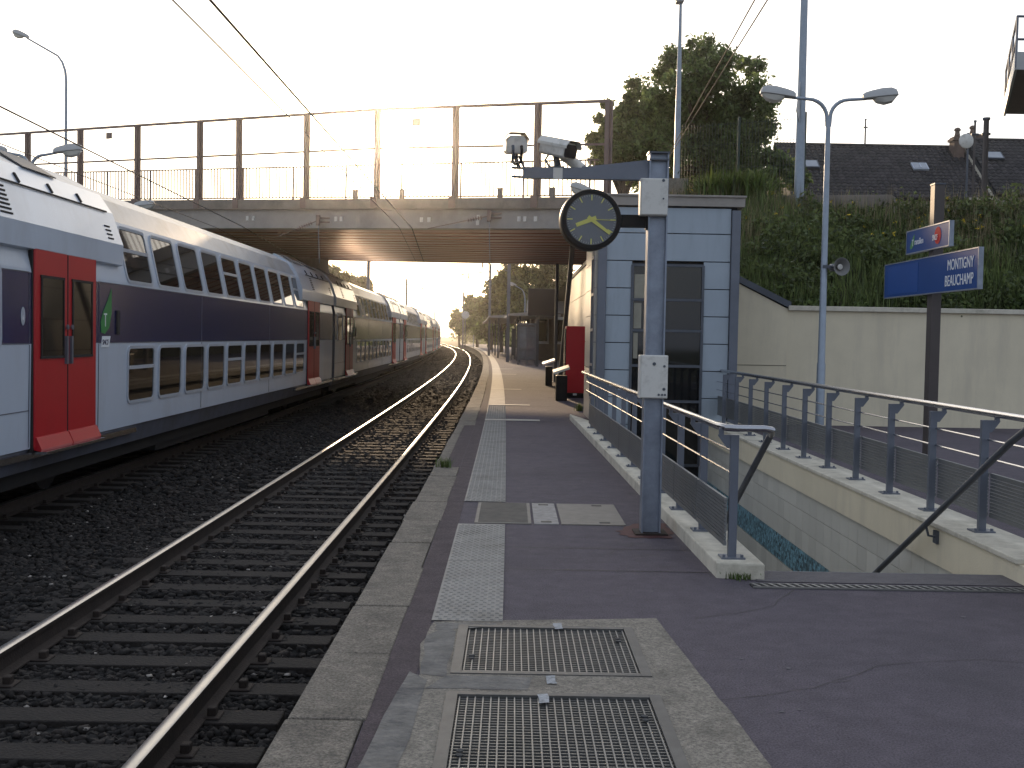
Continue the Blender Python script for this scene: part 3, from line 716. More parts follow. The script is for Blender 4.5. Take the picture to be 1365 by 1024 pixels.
# cameras
def camera_unit(lab, c, direc, ln, rw, back):
    t = thing('security_camera', lab, 'security camera', c)
    d = Vector(direc).normalized(); x = d.cross(Vector((0, 0, 1))).normalized(); u = x.cross(d)
    sec = [(-1, -.55), (-.8, -.8), (.8, -.8), (1, -.55), (1, .35), (.62, .85), (-.62, .85), (-1, .35)]
    c = Vector(c)
    def ring(s, k=1.): return [c + d * s + x * (a * rw * k) + u * (b * rw * k) for a, b in sec]
    MB().sweep([ring(-ln / 2), ring(ln / 2)]).build('housing', WHITEB, t, True, bevel=.012)
    MB().sweep([[c + d * s + x * (a * rw * 1.12) + u * (b * rw * 1.1 + .012) for a, b in ((1, .1), (1, .38), (.62, .9), (-.62, .9), (-1, .38), (-1, .1), (-.96, .1), (-.96, .36), (-.6, .86), (.6, .86), (.96, .36), (.96, .1))] for s in (-ln / 2 - .02, ln / 2 + .035)]).build('sun_shield', WHITEB, t, True)
    if not back:
        MB().sweep([ring(ln / 2 + .001, .86), ring(ln / 2 + .006, .86)]).build('window', GLASS, t, True)
    else:
        m = MB().sweep([ring(-ln / 2 - .004, .9), ring(-ln / 2 - .001, .9)]); m.build('back_plate', WHITEB, t, True)
        for q in (-.4, .4):
            e = c - d * (ln / 2) + x * q * rw - u * rw * .15; MB().tube([e, e - d * .03, e - d * .05 - u * .03, e - u * .12 - d * .02, c - u * (rw + .06)], .012, 8).build('cable', BLACK if q > 0 else DGREY, t, True, smooth=True)
    return t, c, d, u, x
c2 = Q(744, 199, PY)
t, c, d, u, x = camera_unit('white security camera with dark window pointing toward the platform', c2, (.62, -.74, -.24), .30, .074, False)
f = Vector((c2.x + .0, PY, az + .045))
MB().tube([c - u * .05 - d * .02, c - u * .11 - x * .02, f], [.022, .026, .03], 8).box(f, (.1, .1, .012)).tube([c - d * .1 - u * .05, c - d * .13 - u * .1, c - d * .07 - u * .15, f], .009, 6).build('bracket', DGREY, t, True)
MB().box((f.x, PY - .043, az), (.075, .008, .1)).build('clamp', WHITEB, t, True)
e0 = Q(742, 199, PY + .12); e1 = Q(776, 226, PY + .02)
MB().tube([e0, e1], .045, 10).build('tube_cover', WHITEB, t, True, smooth=True)
c1 = Q(687, 194, PY)
t, c, d, u, x = camera_unit('security camera seen from behind at the left end of the arm', c1, (-.10, .98, .12), .26, .085, True)
MB().box(c - u * .07, (.05, .06, .06)).tube([c - u * .08, (ax0 - .03, PY, az + .035)], .016, 8).tube([c - u * .08 + x * .03, (ax0 + .01, PY, az + .04)], .01, 6).build('bracket', DGREY, t, True)
# ================================================================ TRAIN
AX2 = -6.85
TW = M('train_white', (.52, .58, .665), .3, var=.04, sc=.8, coat=.2, dirt=(.45, .49, .55), dsc=.7, dscale=(1, 1, .35))
TN = M('train_navy', (.014, .021, .085), .18, var=.2, sc=2, coat=.15)
TG = M('train_skirt_grey', (.10, .105, .13), .5, var=.2, sc=3, dirt=(.07, .065, .065), dsc=1)
TR = M('train_roof', (.33, .34, .36), .42, .1, var=.15, sc=1.5, dirt=(.24, .22, .2), dsc=1)
FRM = M('window_frame_grey', (.46, .5, .56), .35, .2, var=.06)
TDRK = M('train_underframe', (.014, .013, .013), .8)
LEAFG = M('logo_green', (.03, .22, .05), .5, var=.1)
WLET = M('white_lettering', (.78, .79, .8), .6, var=.02, spec=.2)
CL = 25.5
prof_r = [(1.30, .47), (1.36, .72), (1.395, .74), (1.41, 1.94), (1.41, 2.75), (1.405, 2.79), (1.22, 3.66), (1.02, 3.98), (.62, 4.2), (0, 4.30)]
def carriage():
    t = thing('train_carriage', 'x', 'train carriage', (0, 0, 0))
    full = prof_r + [(-x, z) for x, z in reversed(prof_r[:-1])]
    def sec(y, pr): return [(x, y, z) for x, z in pr]
    k = [0, 0, 1, 2, 1, 1, 3, 3, 3]
    mi = k + list(reversed(k)) + [0]
    # body in lengthwise pieces: the pale end, the window part with the navy band
    mi2 = list(mi)
    MB().sweep([sec(0, full), sec(.05, full), sec(CL - .05, full), sec(CL, full)], mi2).build('body', [TG, TW, TN, TR], t)
    x_at = lambda z: np.interp(z, [p[1] for p in prof_r], [p[0] for p in prof_r])
    # end fairings above the doors: proud of the body side
    for y0, y1 in ((-.0, 5.62), (19.9, CL)):
        pr = [(1.36, 3.0), (1.435, 3.02), (1.435, 3.3), (1.28, 3.74), (1.1, 4.0), (.66, 4.235), (.6, 4.15), (.95, 3.9)]
        f = MB().sweep([sec(y0 + .02, pr), sec(y1, pr)], [1, 1, 0, 0, 2, 2, 1, 1]).build('roof_fairing', [TW, TW, TR], t)
        m = MB()
        for q in range(4):
            yy = y0 + 1.6 + q * .95
            for a, b in (((1.275, yy, 3.765), (1.20, yy + .03, 3.875)),): m.bar(a, b, .03, .02)
        m.bar((1.30, y0 + 1.2, 3.735), (1.30, y1 - .3, 3.735), .012, .02)
        m.build('fairing_seam', TDRK, f)
        m = MB()
        for yy, ln in ((y0 + .5, 1.1), (y0 + 3.0, 1.0)):
            m = MB().add([Vector((1.12, yy, 4.0)), Vector((.70, yy + .1, 4.235)), Vector((.70, yy + ln + .1, 4.235)), Vector((1.12, yy + ln, 4.0)),
                   Vector((1.13, yy, 4.01)), Vector((.71, yy + .1, 4.25)), Vector((.71, yy + ln + .1, 4.25)), Vector((1.13, yy + ln, 4.01))],
                  [(4, 5, 6, 7), (0, 1, 5, 4), (1, 2, 6, 5), (2, 3, 7, 6), (3, 0, 4, 7)])
            m.build('roof_hatch', M_HATCH, f)
        for yy, nn in ((y0 + 1.75, 7), (y1 - .55, 4)):
            m = MB()
            for q in range(nn):
                zz = 3.36 + q * (.05 if nn == 7 else .055); xx = 1.435 - (zz - 3.3) * .352
                m.bar((xx + .004, yy, zz), (xx + .004, yy + (.3 if nn == 7 else .2), zz), .012, .02)
            m.build('louvre', TDRK, f)
    # windows
    def win(y0, y1, z0, z1, split=None, nm='window'):
        def p(y, z, o=0.):
            tx = x_at(z1) - x_at(z0); n = Vector((z1 - z0, 0, -tx)).normalized()
            return Vector((np.interp(z, [z0, z1], [x_at(z0), x_at(z1)]), y, z)) + n * o
        def ring(g, c):
            a, b, e, f = y0 - g, y1 + g, z0 - g, z1 + g; o = []
            for (yc, zc, a0) in ((b - c, f - c, 0), (a + c, f - c, 90), (a + c, e + c, 180), (b - c, e + c, 270)):
                for q in range(4): o.append((yc + c * math.cos(R(a0 + 30 * q)), zc + c * math.sin(R(a0 + 30 * q))))
            return o
        m = MB(); ou, inn = ring(.045, .12), ring(0, .08); n = len(ou)
        vs = [p(*q, .018) for q in ou] + [p(*q, .018) for q in inn] + [p(*q, -.02) for q in ou] + [p(*q, .004) for q in inn]
        m.add(vs, [(i, (i + 1) % n, n + (i + 1) % n, n + i) for i in range(n)] + [(2 * n + i, 2 * n + (i + 1) % n, (i + 1) % n, i) for i in range(n)] + [(n + i, n + (i + 1) % n, 3 * n + (i + 1) % n, 3 * n + i) for i in range(n)])
        if split: m.bar(p(y0, split, .012), p(y1, split, .012), .03, .05)
        f = m.build(nm, FRM, t)
        g = MB(); g.add([p(*q, .006) for q in inn], [tuple(range(n))]); g.build('pane', TGLASS, f)
    for q in range(10):
        y0 = 5.82 + q * 1.475; s_ = q in (0, 4, 9)
        win(y0 + .10, y0 + 1.25, 2.83, 3.56, 3.26 if s_ else None); win(y0 + .10, y0 + 1.28, 1.10, 1.85, 1.58 if s_ else None)
    win(.55, 1.72, 1.92, 2.78)
    # doors
    for y0 in (2.6, 20.9):
        for sgn in (0, 1):
            a, b = (y0, y0 + .975) if sgn == 0 else (y0 + .985, y0 + 1.96)
            m = MB(); m.box((1.40, (a + b) / 2, 1.89), (.07, b - a, 2.30)); d = m.build('door', RED, t, bevel=.012)
            m = MB(); wa, wb = (a + .17, b - .14) if sgn == 0 else (a + .14, b - .17)
            m.box((1.436, (wa + wb) / 2, 2.25), (.012, wb - wa, .94)); m.build('pane', TGLASS, d, bevel=.004)
            m = MB()
            for zz in (1.78, 2.72): m.box((1.44, (wa + wb) / 2, zz), (.02, wb - wa + .05, .03))
            for yy in (wa, wb): m.box((1.44, yy, 2.25), (.021, .03, .97))
            m.build('window_seal', TDRK, d)
            hy = b - .07 if sgn == 0 else a + .07
            MB().box((1.45, hy, 1.86), (.04, .045, .34)).tube([(1.455, hy, 2.14), (1.475, hy, 2.14)], .03, 8).build('handle', GREYP, d)
            m = MB(); m.prism([(1.41, a + .01, .87), (1.41, a + .01, .72), (1.50, a + .01, .70), (1.51, a + .01, .725), (1.45, a + .01, .86)], (0, b - a - .02, 0)); m.build('step_flap', RED, d)
            MB().box((1.50, (a + b) / 2, .685), (.14, b - a - .03, .03)).build('step_plate', SATIN, d)
        m = MB(); m.box((1.395, y0 + .98, 1.89), (.045, 2.04, 2.40)); m.box((1.418, y0 + .98, 1.89), (.04, .03, 2.26)); m.build('door_frame', TDRK, t)
    m = MB()
    for z in (1.94, 2.75):
        for a, b in ((.02, 2.5), (4.7, 20.8), (23.0, CL - .02)): m.bar((1.4115, a, z), (1.4115, b, z), .004, .012)
    for yy in (2.5, 4.72, 9.9, 15.8, 20.78, 22.98):
        m.bar((1.404, yy, .76), (1.4135, yy, 1.93), .006, .008); m.bar((1.4125, yy, 1.95), (1.4125, yy, 2.74), .006, .008)
    m.bar((1.403, .05, 1.18), (1.403, 2.5, 1.18), .006, .01)
    m.build('panel_seam', TG, t)
    # sole bar under the door and underframe
    m = MB()
    for a, b in ((.0, 6.3), (19.2, CL)):
        MB().box((1.36, (a + b) / 2, .66), (.1, b - a, .07)).build('sole_bar', SATIN, t)
    m = MB().box((0, CL / 2, .44), (2.3, CL - 1, .36)); m.box((0, CL / 2, .3), (2.2, 9, .3)); m.build('underframe', TDRK, t)
    for yc in (3.3, CL - 3.3):
        bo = MB().box((.98, yc, .45), (.16, 3.4, .2)).box((-.98, yc, .45), (.16, 3.4, .2)).box((0, yc, .45), (2, .5, .25)).box((1.06, yc, .62), (.12, .5, .3)).build('bogie', TDRK, t)
        for yw in (-1.2, 1.2):
            MB().lathe([(.45, -.8), (.45, -.72), (.08, -.7), (.08, .7), (.45, .72), (.45, .8)], 20, Matrix.Translation((0, yc + yw, .46)) @ Matrix.Rotation(R(90), 4, 'Y')).build('wheelset', TDRK, bo)
    MB().box((0, CL + .3, 2.2), (2.2, .66, 3.3)).build('gangway', TDRK, t, bevel=.15)
    # emblem right of the first door
    yl = 4.80
    m = MB(); P_ = [(yl, 2.08), (yl + .14, 2.06), (yl + .30, 2.14), (yl + .40, 2.34), (yl + .40, 2.68), (yl + .26, 2.52), (yl + .08, 2.36), (yl - .02, 2.22)]
    m.prism([(1.414, a, b) for a, b in P_], (.004, 0, 0)); m.build('leaf_emblem', LEAFG, t)
    m = text(MB(), 'T', .26, frame4(*FACE_RIGHT, (1.419, yl + .09, 2.16)), sx=.8); m.build('emblem_letter', WLET, t)
    m = MB(); m.prism([(1.414, yl + a, b) for a, b in ((.0, 1.88), (.30, 1.88), (.36, 2.03), (.04, 2.03))], (.004, 0, 0)); m.build('name_plate', WLET, t)
    m = text(MB(), 'SNCF', .10, frame4(*FACE_RIGHT, (1.419, yl + .04, 1.915))); m.build('plate_lettering', TN, t)
    m = MB(); 
    MB().lathe([(.055, 0), (.055, .004), (.04, .004)], 20, Matrix.Translation((1.414, 2.32, 2.25)) @ Matrix.Rotation(R(90), 4, 'Y') @ Matrix.Scale(1.9, 4, (1, 0, 0))).build('oval_emblem', FRM, t)
    m = text(MB(), '6', .07, frame4(*FACE_RIGHT, (1.419, 2.30, 2.21))); m.build('emblem_letter', WLET, t)
    # door button panel
    m = MB().box((1.42, 5.45, 2.22), (.03, .12, .34)); m.build('control_panel', TDRK, t, bevel=.02)
    return t
M_HATCH = M('roof_hatch_grey', (.10, .10, .105), .6, var=.2)
TGLASS = M('train_glass', (.008, .0075, .007), .03, var=.3, spec=.35)
proto = carriage()
labs = ['nearest double-deck carriage with bright red doors, entering the photo at the left edge',
        'second double-deck carriage, directly beyond the dark gangway under the bridge',
        'third double-deck carriage, first one fully beyond the bridge', 'fourth carriage of the train along the curve beyond the bridge',
        'fifth carriage of the train, far along the curve', 'sixth carriage of the train, very far along the curve',
        'seventh carriage of the train, tiny in the distance', 'last carriage of the train, at the far end of the curve']
y = 10.42
for i in range(8):
    o = proto if i == 0 else copy_tree(proto)
    y1 = y + CL; a = (AX2 + cx(y), y); b = (AX2 + cx(y1), y1)
    o.location = (a[0], y, -.55); o.rotation_euler = (0, 0, -math.atan2(b[0] - a[0], b[1] - a[1]))
    o['label'] = labs[i]; o['group'] = 'carriages of the double-deck train'
    y = y1 + .55
# ================================================================ STATION NAME SIGN
SBLUE = M('sign_blue', (.01, .06, .23), .6, var=.06, spec=.15)
SBLUE2 = M('sign_blue_patch', (.016, .075, .28), .6, var=.05, spec=.15)
sb = G(1238, 620); sx_ = sb.x
sp = thing('sign_post', 'dark brown square post carrying the two blue station signs', 'post', (sx_, sb.y, 0))
stop = Q(1250, 247, sb.y).z
POSTD = M('post_dark_brown', (.085, .07, .065), .5, .2, var=.12)
MB().box((sx_, sb.y, stop / 2), (.13, .16, stop)).build('post', POSTD, sp, True, bevel=.008)
MB().box((sx_, sb.y, stop + .01), (.14, .17, .02)).build('cap', DGREY, sp, True)
MB().box((sx_, sb.y, .01), (.3, .3, .02)).build('base_plate', DGREY, sp, True)
fx = sx_ - .115
def sign(nm, lab, py0l, py1l, pxl, py0r, py1r, pxr):
    a = QX(pxl, py0l, fx); a2 = QX(pxl, py1l, fx); b = QX(pxr, py0r, fx); b2 = QX(pxr, py1r, fx)
    z1, z0 = (a.z + b.z) / 2, (a2.z + b2.z) / 2; y1, y0 = a.y, b.y
    t = thing(nm, lab, 'sign', (fx, (y0 + y1) / 2, z0))
    MB().box((fx + .02, (y0 + y1) / 2, (z0 + z1) / 2), (.04, y1 - y0, z1 - z0)).build('board', SBLUE, t, True, bevel=.004)
    m = MB(); 
    for z in (z0 + .0, z1 - .0): m.box((fx + .025, (y0 + y1) / 2, z), (.06, y1 - y0 + .02, .014))
    for yy in (y0, y1): m.box((fx + .025, yy, (z0 + z1) / 2), (.06, .014, z1 - z0))
    m.build('rim', GALV, t, True)
    MB().box((fx + .06, sb.y, (z0 + z1) / 2), (.04, .22, (z1 - z0) * .7)).build('bracket', DGREY, t, True)
    return t, y0, y1, z0, z1
t, y0, y1, z0, z1 = sign('station_sign', 'large blue station sign with the name in white capitals on two lines', 353, 397, 1180, 331, 385, 1305)
H = z1 - z0
m = text(MB(), 'MONTIGNY', H * .40, frame4(*FACE_TRACK, (fx - .001, y0 + .13, z0 + H * .55)), right=True, sx=.80)
text(m, 'BEAUCHAMP', H * .40, frame4(*FACE_TRACK, (fx - .001, y0 + .13, z0 + H * .14)), right=True, sx=.80); m.build('lettering', WLET, t, True)
MB().box((fx - .001, y1 - .75, z0 + H * .5), (.004, 1.2, H * .82)).build('blank_patch', SBLUE2, t, True)
t, y0, y1, z0, z1 = sign('operator_sign', 'small blue sign with green leaf and red round emblem above the station name', 309, 339, 1209, 295, 327, 1266)
H = z1 - z0; LW = y1 - y0
m = text(MB(), 'ransilien', H * .40, frame4(*FACE_TRACK, (fx - .001, y1 - LW * .205, z0 + H * .34)), sx=.82); text(m, 'T', H * .42, frame4(*FACE_TRACK, (fx - .003, y1 - LW * .145, z0 + H * .30)), sx=.8)
text(m, 'SNCF', H * .34, frame4(*FACE_TRACK, (fx - .006, y1 - LW * .64, z0 + H * .34)), sx=.70); m.build('lettering', WLET, t, True)
m = MB(); P_ = [(.10, .18), (.15, .2), (.19, .34), (.20, .82), (.165, .7), (.12, .45), (.095, .28)]
m.prism([(fx, y1 - LW * a, z0 + H * b) for a, b in P_], (-.003, 0, 0)); m.build('leaf_emblem', LEAFG, t, True)
MB().lathe([(H * .36, 0), (H * .36, .003)], 28, Matrix.Translation((fx, y1 - LW * .75, z0 + H * .52)) @ Matrix.Rotation(R(-90), 4, 'Y')).build('round_emblem', M('emblem_red', (.5, .01, .02), .7, var=.04, spec=.1), t, True)
# ================================================================ LAMPS
LAMPG = M('lamp_grey', (.42, .42, .41), .45, .2, var=.08)
LCOL = M('lamp_column_paint', (.30, .345, .40), .42, .4, var=.12, sc=6)
DIFF = M('lamp_diffuser', (.6, .58, .52), .15, var=.1, spec=.6)
def lamp_head(t, root, d, ln=.6, w_=.24):
    d = Vector(d).normalized(); u = Vector((0, 0, 1)); x = d.cross(u).normalized(); u = x.cross(d)
    secs = []
    for s, k, h in ((0, .55, .05), (.04, .75, .07), (.14, .9, .085), (.3, 1, .10), (.43, .95, .095), (.5, .75, .07), (.52, .4, .03)):
        c = Vector(root) + d * (s / .52 * ln); secs.append([c + x * w_ * .5 * k * a + u * (h * 1.5 * b) for a, b in ((-1, 0), (-.8, .6), (-.4, .95), (.4, .95), (.8, .6), (1, 0), (.7, -.15), (-.7, -.15))])
    h = MB().sweep(secs).build('lamp_head', LAMPG, t, True, smooth=True)
    secs = []
    for s, k, hh in ((.16, .6, .01), (.2, .8, .06), (.3, .85, .085), (.42, .8, .07), (.49, .5, .015)):
        c = Vector(root) + d * (s / .52 * ln); secs.append([c + x * w_ * .5 * k * a - u * (hh * 1.5 * b + .016) for a, b in ((-1, 0), (-.75, .7), (0, 1), (.75, .7), (1, 0))])
    MB().sweep(secs).build('diffuser', DIFF, h, True, smooth=True)
    return h
def double_lamp(base, ztop, span, lab, cat='street lamp', z0=0, dirx=(1, 0, 0), rise=.05, rb=.075):
    t = thing('street_lamp', lab, cat, base)
    b = Vector(base); dx = Vector(dirx)
    MB().tube([b, b + Vector((0, 0, 1.2)), b + Vector((0, 0, 1.22)), Vector((b.x, b.y, ztop))], [rb, rb * .97, rb * .85, rb * .55], 14).box(b + Vector((0, 0, .02)), (.32, .32, .04)).build('column', LCOL, t, True, smooth=True)
    for s in (-1, 1):
        o = Vector((b.x, b.y, ztop - .02)); r = span * .5
        pts = [o + dx * s * .02 - Vector((0, 0, .15)), o + dx * s * .03]
        pts += [o + dx * s * (.03 + r * (1 - math.cos(a))) + Vector((0, 0, r * .95 * math.sin(a))) for a in [R(q) for q in (15, 30, 45, 60, 75, 90)]]
        e = pts[-1]; pts += [e + dx * s * r * .9 + Vector((0, 0, rise))]
        MB().tube(pts, [.034] * 6 + [.03, .028, .025], 10).build('arm', LCOL, t, True, smooth=True)
        lamp_head(t, pts[-1] - dx * s * .06, dx * s + Vector((0, 0, .12)))
    return t
lb = G(1092, 578)
double_lamp(lb, Q(1104, 155, lb.y).z, .64, 'tall double-arm grey street lamp in front of the beige wall', rise=.02)
hc = Q(1118, 356, lb.y)
t = thing('loudspeaker', 'grey horn loudspeaker clamped to the double-arm lamp column', 'loudspeaker', hc)
HT = Matrix.Translation(hc) @ Matrix.Rotation(R(14), 4, 'Z') @ Matrix.Rotation(R(90), 4, 'X')
MB().lathe([(.05, -.16), (.055, -.06), (.075, .0), (.115, .06), (.15, .10), (.155, .105), (.148, .105), (.11, .065), (.06, .0), (.03, -.03)], 28, HT).build('horn', M('horn_grey', (.2, .195, .185), .5), t, True, smooth=True)
MB().lathe([(.06, -.25), (.065, -.24), (.065, -.15), (.05, -.14)], 20, HT).build('driver', GREYP, t, True, smooth=True)
MB().lathe([(.02, -.03), (.045, .03), (.048, .05), (.02, .06)], 16, HT).build('cone', WHITEB, t, True, smooth=True)
MB().bar((lb.x + .03, lb.y, hc.z), (hc.x, hc.y + .1, hc.z), .04, .03).box((lb.x + .03, lb.y, hc.z), (.13, .13, .05)).build('clamp', DGREY, t, True)
# lamps on the opposite platform
q = Q(40, 235, 24.); double_lamp((q.x, 24, 0), Q(37, 222, 24).z, .56, 'grey double-arm lamp standing behind the carriage roof at the left edge')
q = Q(163, 300, 33.5); double_lamp((q.x, 33.5, 0), Q(163, 285, 33.5).z, .4, 'low double-headed lamp against the bridge girder behind the train', rb=.05)
def tall_lamp(base, zt, lab, ax, rz, out_, head=True):
    t = thing('street_lamp', lab, 'street lamp', base); b = Vector(base)
    d = Vector((math.cos(rz), math.sin(rz), 0))
    pts = [b, Vector((b.x, b.y, zt - 1.2))] + [Vector((b.x, b.y, zt - 1.2)) + d * (ax * (1 - math.cos(a))) + Vector((0, 0, 1.0 * math.sin(a))) for a in [R(k) for k in (20, 40, 60)]]
    pts += [pts[-1] + d * out_ + Vector((0, 0, out_ * .55))]
    MB().tube(pts, [.075, .05, .045, .04, .035, .03], 10).build('column', LCOL, t, True, smooth=True)
    lamp_head(t, pts[-1] - d * .05, d + Vector((0, 0, .35)), .6, .2); return t
q = Q(88, 260, 41); tall_lamp((q.x, 41, 5), Q(86, 62, 41).z, 'very slender tall lamp with one long arm beyond the bridge at upper left', .6, PI, 1.1)
# ================================================================ FAR PLATFORM
q = G(1, 1)
def at(px, Y): return Q(px, 450, Y).x
# red vending machine
vy = 30.3; vx0, vx1 = at(757, vy), at(778, vy)
t = thing('vending_machine', 'tall red vending machine standing against the beige annex wall', 'vending machine', ((vx0 + vx1) / 2, vy, 0))
MB().box(((vx0 + vx1) / 2 - .02, vy, 1.01), (.5, .9, 1.75)).build('cabinet', RED, t, True, bevel=.015)
MB().box(((vx0 + vx1) / 2 - .28, vy, 1.02), (.03, .84, 1.6)).build('front_panel', BLACK, t, True)
MB().box(((vx0 + vx1) / 2 - .02, vy, .065), (.46, .86, .13)).build('plinth', BLACK, t, True)
MB().box(((vx0 + vx1) / 2 - .02, vy - .46, .1), (.1, .02, .05)).build('maker_plate', WHITEB, t, True)
mI = MB()
for k in range(5): mI.box((((vx0 + vx1) / 2 - .3), vy, .7 + k * .22), (.02, .7, .012))
mI.build('shelf_bars', SATIN, t, True)
GLOSSY = M('bin_lid_steel', (.7, .68, .64), .3, 1., var=.05)
for px0, px1, Y, zt, lab in ((742, 757, 28.6, .72, 'nearer low black stand with a slanted shiny top beside the red machine'), (728, 737, 37.5, .72, 'farther low black stand with a slanted shiny top near the bridge column')):
    x0, x1 = at(px0, Y), at(px1, Y); c = (x0 + x1) / 2
    t = thing('slanted_stand', lab, 'stand', (c, Y, 0), group='low stands with slanted shiny tops')
    MB().box((c, Y, zt * .44), (x1 - x0, .45, zt * .88)).build('body', BLACK, t, True, bevel=.02)
    tp = MB().prism([(c - .2, Y - .25, zt - .06), (c - .2, Y + .3, zt - .01), (c + .2, Y + .3, zt + .13), (c + .2, Y - .25, zt + .08)], (-.02, 0, .05)); tp.build('slanted_top', GLOSSY, t, True)
# bridge column and inclined strut
cxp = at(741, 40.5)
t = thing('bridge_column', 'dark vertical steel column under the far side of the bridge', 'column', (cxp, 40.5, 0))
MB().box((cxp, 40.5, 2.1), (.11, .16, 4.2)).build('shaft', DGREY, t, True); MB().box((cxp, 40.5, .01), (.3, .3, .02)).build('base_plate', DGREY, t, True)
a = Q(760, 362, 33.5); b = Q(746, 497, 36.5); b.z = .0
t = thing('inclined_strut', 'slanting dark steel strut leaning beside the annex wall', 'strut', b)
MB().bar(b, a + (a - b) * .2, .13, .16).build('shaft', DGREY, t, True); MB().box(b + Vector((0, 0, .01)), (.3, .3, .02)).build('base_plate', DGREY, t, True)
# display board on a post
Y = 62; x = at(716.5, Y)
t = thing('display_board', 'big dark departure display seen from behind on a slim post', 'display', (x, Y, 0))
z0, z1 = Q(720, 421, Y).z, Q(720, 385, Y).z; x0, x1 = at(703, Y), at(739, Y)
MB().box(((x0 + x1) / 2, Y, (z0 + z1) / 2), (x1 - x0, .35, z1 - z0)).build('case', M('display_case', (.03, .018, .016), .5), t, True, bevel=.03)
MB().box((x, Y + .3, z1 / 2), (.16, .16, z1)).build('post', DGREY, t, True)
# glazed cabin
Y = 66; x0, x1 = at(691, Y), at(715, Y); zt = Q(700, 432, Y).z
t = thing('glazed_cabin', 'grey framed glazed cabin on the platform below the display board', 'cabin', ((x0 + x1) / 2, Y, 0))
m = MB()
for xx in (x0, (x0 + x1) / 2, x1):
    for yy2 in (Y, Y + 1.6): m.box((xx, yy2, zt / 2), (.07, .07, zt))
for zz in (.3, .9, 1.5, 2.0, zt - .1):
    for yy2 in (Y, Y + 1.6): m.box(((x0 + x1) / 2, yy2, zz), (x1 - x0 - .07, .05, .05))
    for xx in (x0, x1): m.box((xx, Y + .8, zz), (.05, 1.53, .05))
m.build('frame', GREYP, t, True)
MB().box(((x0 + x1) / 2, Y + .8, zt / 2 + .1), (x1 - x0 - .09, 1.54, zt - .5)).build('glazing', M('cabin_glass', (.16, .19, .22), .06, spec=.7), t, True)
MB().box(((x0 + x1) / 2, Y + .8, zt), (x1 - x0 + .15, 1.8, .1)).build('roof', GREYP, t, True)
# canopies
def canopy(px0, px1, Y0, Y1, z, nposts, lab):
    l0 = at(px0, Y1) - cx(Y1); l1 = l0 + 3.2
    t = thing('platform_canopy', lab, 'canopy', (l0 + 1.6 + cx(Y0), (Y0 + Y1) / 2, 0))
    ys = np.linspace(Y0, Y1, 8)
    MB().sweep([[(l0 + cx(y), y, z - .05), (l0 + cx(y), y, z + .08), (l0 + 1.6 + cx(y), y, z + .2), (l1 + cx(y), y, z + .08), (l1 + cx(y), y, z - .05)] for y in ys]).build('roof', FASC, t, True)
    for k in range(nposts):
        y = Y0 + 1 + (Y1 - Y0 - 2) * k / (nposts - 1); MB().box((l0 + .75 + cx(y), y, z / 2 - .03), (.11, .12, z - .06)).build('post', DGREY, t, True)
    y = (Y0 + Y1) / 2
    for k in range(nposts - 1):
        ya = Y0 + 1 + (Y1 - Y0 - 2) * k / (nposts - 1); yb = Y0 + 1 + (Y1 - Y0 - 2) * (k + 1) / (nposts - 1)
        if False: MB().bar((l0 + 2.3 + cx(ya), ya, 1.15), (l0 + 2.3 + cx(yb), yb, 1.15), .08, 2.1).build('wind_screen', DGREY, t, True)
canopy(643, 680, 84, 122, 3.05, 4, 'long flat-roofed platform canopy far along the platform')
canopy(672, 690, 70, 82, 2.95, 3, 'shorter flat-roofed canopy between the cabin and the long canopy')
for px, Y, lab in ((668, 108, 'dark upright board beneath the long canopy'), (676, 92, 'dark upright board beside the canopy posts'), (685, 80, 'nearest dark upright board left of the glazed cabin')):
    x = at(px, Y); t = thing('notice_board', lab, 'notice board', (x, Y, 0), group='notice boards on the far platform')
    MB().box((x, Y, 1.25), (.32, .12, 1.9)).build('panel', DGREY, t, True, bevel=.02)
    MB().box((x - .13, Y, .15), (.06, .1, .3)).box((x + .13, Y, .15), (.06, .1, .3)).build('leg', DGREY, t, True)
# station house far behind
Y = 80; x0, x1 = at(708, Y), at(775, Y)
t = thing('station_house', 'brown station house with pale window surround beyond the display board', 'house', ((x0 + x1) / 2, Y + 4, 0))
BRK = M('brown_brick', (.16, .11, .085), .85, var=.25, sc=4)
MB().box(((x0 + x1) / 2, Y + 4, 1.6), (x1 - x0, 8, 3.4)).build('wall', BRK, t, True)
MB().prism([(x0 - .3, Y - .3, 3.3), (x0 - .3, Y + 8.3, 3.3), (x0 - .3, Y + 4, 4.3)], (x1 - x0 + .6, 0, 0)).build('roof', M('slate_roof', (.09, .08, .08), .7), t, True)
for px in (722, 748):
    xx = at(px, Y); f = MB().box((xx, Y - .05, 2.1), (1.0, .12, 1.9)).build('window', WHITEB, t, True); MB().box((xx, Y - .12, 2.1), (.7, .06, 1.5)).build('pane', GLASS, f, True)
# masts along the tracks
def mast(px, Y, zt, lab, arm=0., sx=1, h0=0):
    x = at(px, Y); t = thing('catenary_mast', lab, 'mast', (x, Y, h0), group='masts along the tracks')
    MB().box((x, Y, (zt + h0) / 2), (.2, .2, zt - h0)).build('column', GREYP, t, True)
    if arm: MB().bar((x, Y, zt - .6), (x + arm, Y, zt - .9), .07, .07).bar((x, Y, zt - 1.7), (x + arm * .9, Y, zt - .9), .05, .05).tube([(x + arm * .7, Y, zt - .85), (x + arm * .7, Y, zt - 1.5)], .05, 6).build('cantilever', GREYP, t, True)
mast(617, 150, 7.4, 'slim mast standing before the trees on the right of the curve', -3.0)
mast(652, 95, 7.6, 'grey mast beside the long platform canopy', -2.6)
mast(677, 72, 7.4, 'tall grey mast behind the shorter canopy', -2.4)
mast(490, 78, 8.2, 'mast standing left of the train beyond the bridge', 2.6)
mast(541, 130, 8, 'thin distant mast above the train roofs', 2.6)
